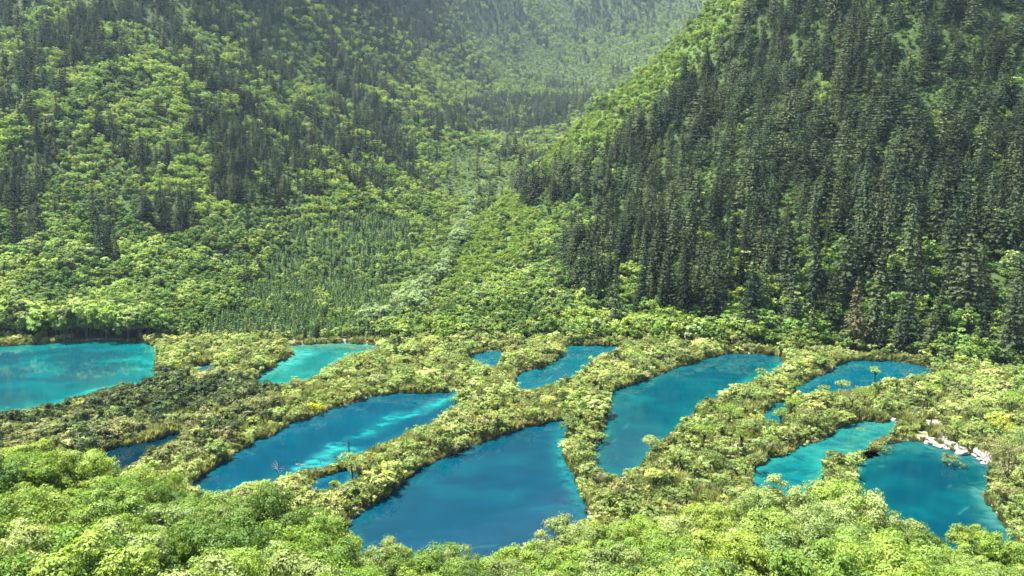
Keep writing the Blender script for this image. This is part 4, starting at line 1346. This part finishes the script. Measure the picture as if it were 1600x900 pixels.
def dead_tree(u, v, vt, label, seed, nb=5, mat='deadwood_dark', lean=0.0, r=.09, spread=.5, name='dead_tree'):
    g = np.random.default_rng(seed)
    x, y, z = hz(u, v)
    H = px_h(u, v, vt) + .4
    e = tag(link(name, None, None, (x, y, min(z, 0) - .3)), label, 'dead tree')
    V, F = tubes([([(0, 0, -.3), (lean * H * .3, 0, H * .4), (lean * H, .05, H + .3)], [r * 1.25, r, r * .55], 7)])
    link('trunk', mesh_from('trunk', V, F, [M[mat]], smooth=True), e)
    for k in range(nb):
        an = g.uniform(0, 6.283); f = g.uniform(.45, .95); L = H * spread * g.uniform(.4, 1)
        st = np.array([lean * H * f, 0, H * f])
        en = st + np.array([math.cos(an) * L, math.sin(an) * L * .7, L * g.uniform(-.1, .7)])
        md = (st + en) / 2 + (0, 0, .08 * L)
        fk = md + np.array([math.cos(an + .9) * L * .4, math.sin(an + .9) * L * .4, .3 * L])
        V, F = tubes([([st, md, en], [r * .55, r * .35, r * .12], 5), ([md, fk], [r * .3, r * .08], 4)])
        link('branch', mesh_from('branch', V, F, [M[mat]], smooth=True), e)
    return e


pole = dead_tree(545.5, 712, 679, 'dark bare pole of a dead tree rising from the streaked lake', 1, 0, r=.19, name='dead_tree')
V, F = tubes([([(0, 0, 4.4), (-.5, 0, 4.75), (-1.15, .1, 5.25)], [.08, .06, .02], 5), ([(-.25, 0, 4.5), (-.5, -.3, 5.2)], [.05, .015], 4)])
link('branch', mesh_from('branch', V, F, [M['deadwood']], smooth=True), pole)
dead_tree(435, 752, 722, 'bare grey branching tree on the near shore of the streaked lake', 2, 9, 'deadwood', r=.10, spread=.6)
dead_tree(75, 634, 612, 'thin dead stem at the near shore of the teal lake, left one', 3, 1, r=.06, spread=.15)
dead_tree(109, 637, 614, 'thin dead stem at the near shore of the teal lake, right one', 4, 1, r=.06, spread=.15)
dead_tree(501, 724, 712, 'short dead stub in the shallows of the streaked lake', 5, 1, r=.07, spread=.2)
dead_tree(1412, 606, 582, 'bare grey topped tree below the forest edge lake', 6, 12, 'deadwood', r=.10, spread=.6)
dead_tree(1060, 740, 718, 'bent dead trunk on the lower broad dike', 7, 3, 'deadwood_dark', lean=-.4, r=.09)


def log(u1, v1, u2, v2, label, branches=True):
    x1, y1 = at_z(u1, v1); x2, y2 = at_z(u2, v2)
    c = Vector((float(x1 + x2) / 2, float(y1 + y2) / 2, .05))
    a = np.array([float(x1), float(y1), .05]) - np.array(c); b = -a
    lst = [([a, a * .3 + (0, 0, .1), b], [.16, .12, .05], 7)]
    if branches:
        lst.append(([a * .4, a * .5 + (.3, .1, 1.1)], [.07, .02], 5))
        lst.append(([a * .85, a * .95 + (-.3, .2, 1.3)], [.07, .02], 5))
    V, F = tubes(lst)
    tag(link('fallen_log', mesh_from('fallen_log', V, F, [M['deadwood']], smooth=True), None, c), label, 'log')


log(462, 726, 477, 727, 'pale fallen log with broken limbs in the streaked lake')
log(700, 650, 712, 643, 'pale driftwood log at the right end of the streaked lake', False)


def rocks():
    """blocks of pale travertine on the bank of the corner lake and elsewhere along the rims"""
    m, nt, out = new_mat('pale travertine')
    N, L = nt.nodes, nt.links
    tc = N.new('ShaderNodeTexCoord')
    no = N.new('ShaderNodeTexNoise'); no.inputs['Scale'].default_value = 3; no.inputs['Detail'].default_value = 8
    L.new(tc.outputs['Object'], no.inputs['Vector'])
    rp = N.new('ShaderNodeValToRGB')
    rp.color_ramp.elements[0].position = .3; rp.color_ramp.elements[0].color = (.12, .11, .08, 1)
    rp.color_ramp.elements[1].position = .65; rp.color_ramp.elements[1].color = (.225, .21, .185, 1)
    L.new(no.outputs['Fac'], rp.inputs[0])
    pb = N.new('ShaderNodeBsdfPrincipled'); pb.inputs['Roughness'].default_value = .9
    L.new(rp.outputs[0], pb.inputs['Base Color'])
    bp = N.new('ShaderNodeBump'); bp.inputs['Strength'].default_value = .8; bp.inputs['Distance'].default_value = .15
    L.new(no.outputs['Fac'], bp.inputs['Height']); L.new(bp.outputs[0], pb.inputs['Normal'])
    L.new(pb.outputs[0], out.inputs['Surface'])
    import bmesh
    meshes = []
    for k in range(5):
        bm = bmesh.new()
        bmesh.ops.create_icosphere(bm, subdivisions=3, radius=1)
        g = np.random.default_rng(60 + k)
        off = g.uniform(0, 50, 3)
        for vt in bm.verts:
            c = vt.co.copy()
            d = .65 + .7 * float(fbm(np.array([c.x * 1.3 + off[0] + c.z]), np.array([c.y * 1.3 + off[1] - c.z]), 90 + k, 3)[0])
            c *= d
            c.z = max(min(c.z, .62), -.5) * .75
            vt.co = c
        me = bpy.data.meshes.new('rock'); bm.to_mesh(me); bm.free()
        me.materials.append(m)
        meshes.append(me)
    g = np.random.default_rng(8)
    spots = [(1441, 684, 7), (1450, 690, 11), (1458, 685, 6), (1468, 695, 13), (1483, 700, 7), (1489, 694, 9), (1503, 706, 15), (1512, 699, 7), (1524, 710, 10), (1533, 703, 9), (1540, 712, 19), (1552, 705, 14), (1546, 721, 15), (1556, 715, 11), (1531, 716, 7), (1449, 673, 7), (1456, 662, 6), (1476, 686, 6), (1517, 692, 6), (1559, 724, 8), (1536, 722, 6)]
    spots += [(1538, 711, 24), (1551, 717, 22), (1545, 704, 18), (1506, 703, 17), (1462, 692, 15)]
    spots += [(1248, 572, 8), (1256, 568, 9), (1252, 578, 7), (1262, 574, 6), (545, 568, 6), (535, 572, 6), (556, 570, 5), (710, 563, 7), (706, 558, 5), (252, 600, 6), (257, 597, 5)]
    spots += [(1395, 654, 7), (1403, 660, 6), (1100, 690, 7), (1118, 720, 8), (1085, 748, 7), (1126, 728, 6), (1150, 706, 6), (915, 700, 7), (925, 670, 6), (1000, 738, 7), (925, 770, 7), (1554, 790, 6), (1560, 800, 7)]
    spots += [(g.uniform(1436, 1560), 0, g.uniform(4, 6)) for _ in range(26)]
    spots = [(u, v if v else float(np.interp(u, [1436, 1480, 1560], [684, 698, 716])) + g.uniform(-8, 5), s) for u, v, s in spots]
    zone = [(0, 300, 'at the tip of the shrub spit by the teal lake'), (300, 600, 'on the shore right of the pale green lake'), (600, 800, 'in the shrubs left of the tiny far lake'), (800, 960, 'on the narrow dike between the two blue lakes'), (960, 1200, 'on the broad dike right of the wide blue lake'), (1200, 1300, 'on the pale gravel point'), (1300, 1425, 'at the head of the green pond'), (1425, 1470, 'in the white channel'), (1470, 1549, 'on the white bank'), (1549, 1700, 'at the right end of the white bank')]
    labs = label_zones([(u, v) for u, v, s in spots], zone, [(780, 'low down'), (740, 'in front'), (-999, 'in line')], 'pale stone')
    for (u, v, s), lb in zip(spots, labs):
        lb = lb.replace(' in line', '')
        x, y, z = hz(u, v)
        w = s / FPX * math.hypot(x, y) * .55
        o = link('rock', meshes[g.integers(0, 5)], None, (x, y, max(z, .05) + w * .12))
        o.rotation_euler = (g.normal() * .15, g.normal() * .15, g.uniform(0, 6.28))
        o.scale = (w * g.uniform(.9, 1.4), w * g.uniform(.8, 1.2), w * g.uniform(.7, 1.1))
        tag(o, lb, 'rock', 'pale travertine rocks')


rocks()


# ------------------------------------------------------------------ trees on the near slope
def front_trees():
    g = np.random.default_rng(19)
    pal = ['fg_fresh', 'fg_yellow', 'fg_grey', 'fg_dark']
    word = {'fg_fresh': 'fresh green', 'fg_yellow': 'yellow green', 'fg_grey': 'grey green', 'fg_dark': 'deep green'}
    shapes = []
    for i in range(7):
        lv, tr = broad_geo(700 + i, 10, [4.0, 3.4, 4.6, 3.8, 4.3, 3.2, 3.7][i], [26, 20, 30, 24, 27, 19, 22][i], 12500, .125, .14, .3, tw=30, tr_=.062, loose=1.0)
        shapes.append((lv, mesh_from('trunk', tr[0], tr[1], [M['bark']], smooth=True)))
    crowns = {}

    def crown(i, m):
        if (i, m) not in crowns:
            crowns[(i, m)] = mesh_from('crown', shapes[i][0][0], shapes[i][0][1], [M[m]])
        return crowns[(i, m)]
    T = []
    # explicit edge of the canopy: (u, row of the top, distance, width factor, material)
    edge = [(12, 700, 108, 1, 'fg_fresh'), (42, 688, 112, .9, 'fg_yellow'), (85, 704, 108, 1, 'fg_yellow'), (128, 714, 108, 1, 'fg_yellow'), (165, 730, 108, .9, 'fg_fresh'), (205, 742, 106, 1, 'fg_fresh'), (240, 756, 104, .8, 'fg_dark'),
            (268, 738, 110, .55, 'fg_yellow'), (310, 770, 108, .8, 'fg_fresh'), (345, 772, 108, .8, 'fg_grey'), (390, 770, 106, .9, 'fg_dark'), (425, 768, 104, 1.0, 'fg_dark'), (465, 800, 106, .9, 'fg_dark'), (505, 808, 104, .9, 'fg_fresh'), (535, 842, 102, .8, 'fg_fresh'),
            (620, 857, 113, .8, 'fg_fresh'), (690, 864, 113, .8, 'fg_fresh'), (736, 870, 112, .7, 'fg_grey'), (772, 872, 112, .7, 'fg_fresh'), (806, 860, 113, .7, 'fg_grey'), (598, 848, 112, .9, 'fg_grey'), (640, 868, 108, .8, 'fg_fresh'), (668, 868, 112, .6, 'fg_dark'), (715, 862, 112, .9, 'fg_grey'), (755, 880, 108, .8, 'fg_fresh'), (790, 864, 112, .7, 'fg_dark'), (820, 856, 110, .8, 'fg_yellow'), (848, 842, 112, .8, 'fg_grey'), (878, 812, 116, 1.0, 'fg_grey'), (915, 820, 114, .9, 'fg_grey'),
            (955, 826, 112, 1, 'fg_fresh'), (1000, 818, 112, 1, 'fg_yellow'), (1050, 806, 112, 1, 'fg_yellow'), (1100, 796, 112, 1, 'fg_yellow'), (1145, 790, 112, 1, 'fg_fresh'), (1190, 772, 112, .9, 'fg_grey'), (1228, 752, 114, 1, 'fg_grey'), (1272, 758, 112, 1, 'fg_grey'), (1318, 764, 112, 1.0, 'fg_fresh'), (1362, 772, 110, 1, 'fg_grey'),
            (1395, 796, 108, .9, 'fg_grey'), (1428, 822, 108, .8, 'fg_fresh'), (1470, 848, 106, .9, 'fg_fresh'), (1530, 832, 108, .9, 'fg_yellow'), (1562, 838, 106, .9, 'fg_yellow'), (1596, 850, 104, .9, 'fg_fresh')]
    for u, vt, d, w, m in edge:
        x, y, zt = (float(q) for q in at_y(u, vt, d))
        z = float(height(np.array([x]), np.array([y]))[0])
        T.append((x, y, z, max(zt - z, 5.0), w, m, u, vt))
    # the rows nearer the camera, kept below the line of sight to the edge
    xx, yy = scatter(-82, 84, 62, 106, 6.0, g, .9)
    for x, y in zip(xx, yy):
        if abs(x) > .70 * y + 6: continue
        z = float(height(np.array([x]), np.array([y]))[0])
        u0, _ = proj(x, y, z + 8)
        if any((a[0] - x) ** 2 + (a[1] - y) ** 2 < 8 for a in T): continue
        H = g.uniform(8.5, 13.0)
        lim = float(can_v(u0)) + 10 + (104 - y) * 2.1 + g.uniform(-6, 14)
        zt = float(at_y(u0, lim, y)[2])
        H = min(H, zt - z)
        if H < 4.0: continue
        n = float(fbm(np.array([x / 14.0]), np.array([y / 14.0]), 83, 2)[0])
        p = [.34, .22, .14, .30] if u0 < 560 else ([.3, .35, .27, .08] if u0 < 1180 else [.35, .2, .38, .07])
        m = pal[g.choice(4, p=p)]
        if u0 < 260 and y > 92 and m == 'fg_grey': m = 'fg_yellow'
        _, vt = proj(x, y, z + H)
        if vt > 925: continue
        T.append((x, y, z, H, g.uniform(.9, 1.2), m, float(u0), float(vt)))
    fcols = [(-999, 110, 'in lower left corner'), (110, 240, 'below dark narrow pool'), (240, 350, 'left of streaked lake tip'), (350, 480, 'below bare grey tree'), (480, 590, 'left of deep blue lake'), (590, 720, 'before deep blue lake, left part'), (720, 860, 'before deep blue lake, right part'),
             (860, 980, 'below narrow dike'), (980, 1100, 'below scrub tongue'), (1100, 1200, 'below broad dike'), (1200, 1320, 'before green pond'), (1320, 1430, 'left of corner lake'), (1430, 1520, 'before corner lake'), (1520, 9999, 'in lower right corner')]
    frows = [(868, 'along the bottom'), (835, 'in second row up'), (800, 'in middle rows'), (765, 'in upper rows'), (-999, 'on canopy edge')]
    byword = {}
    for i, t in enumerate(T):
        byword.setdefault(t[5], []).append(i)
    labs = {}
    for m, ids in byword.items():
        for i, lb in zip(ids, label_zones([(T[i][6], T[i][7]) for i in ids], fcols, frows, word[m] + ' tree')):
            labs[i] = lb
    for i, (x, y, z, H, w, m, u, vt) in enumerate(T):
        k = int(g.integers(0, 7))
        e = tag(link('leafy_tree', None, None, (x, y, z - .2)), labs[i], 'tree', 'leafy trees on the near slope')
        s = H / 10.0
        ws = (s * .55 + .5) * w
        e.scale = (ws, ws * g.uniform(.9, 1.1), s)
        e.rotation_euler = (g.normal() * .04, g.normal() * .04, g.uniform(0, 6.28))
        link('trunk', shapes[k][1], e)
        link('crown', crown(k, m), e)
    print('front trees', len(T))


front_trees()

# ------------------------------------------------------------------ haze
def haze():
    x0, x1, y0, y1, z0, z1 = -3900, 3900, -120, 3900, -12, 2300
    V = [(x, y, z) for z in (z0, z1) for y in (y0, y1) for x in (x0, x1)]
    F = [(0, 2, 3, 1), (4, 5, 7, 6), (0, 1, 5, 4), (2, 6, 7, 3), (0, 4, 6, 2), (1, 3, 7, 5)]
    m, nt, out = new_mat('valley haze')
    pv = nt.nodes.new('ShaderNodeVolumePrincipled')
    pv.inputs['Color'].default_value = (.62, .82, 1.0, 1)
    pv.inputs['Density'].default_value = HAZE
    pv.inputs['Anisotropy'].default_value = .3
    nt.links.new(pv.outputs[0], out.inputs['Volume'])
    o = link('haze', mesh_from('haze', V, F, [m]))
    tag(o, 'thin blue haze filling the valley', None, None, 'stuff')


HAZE = .000032
haze()
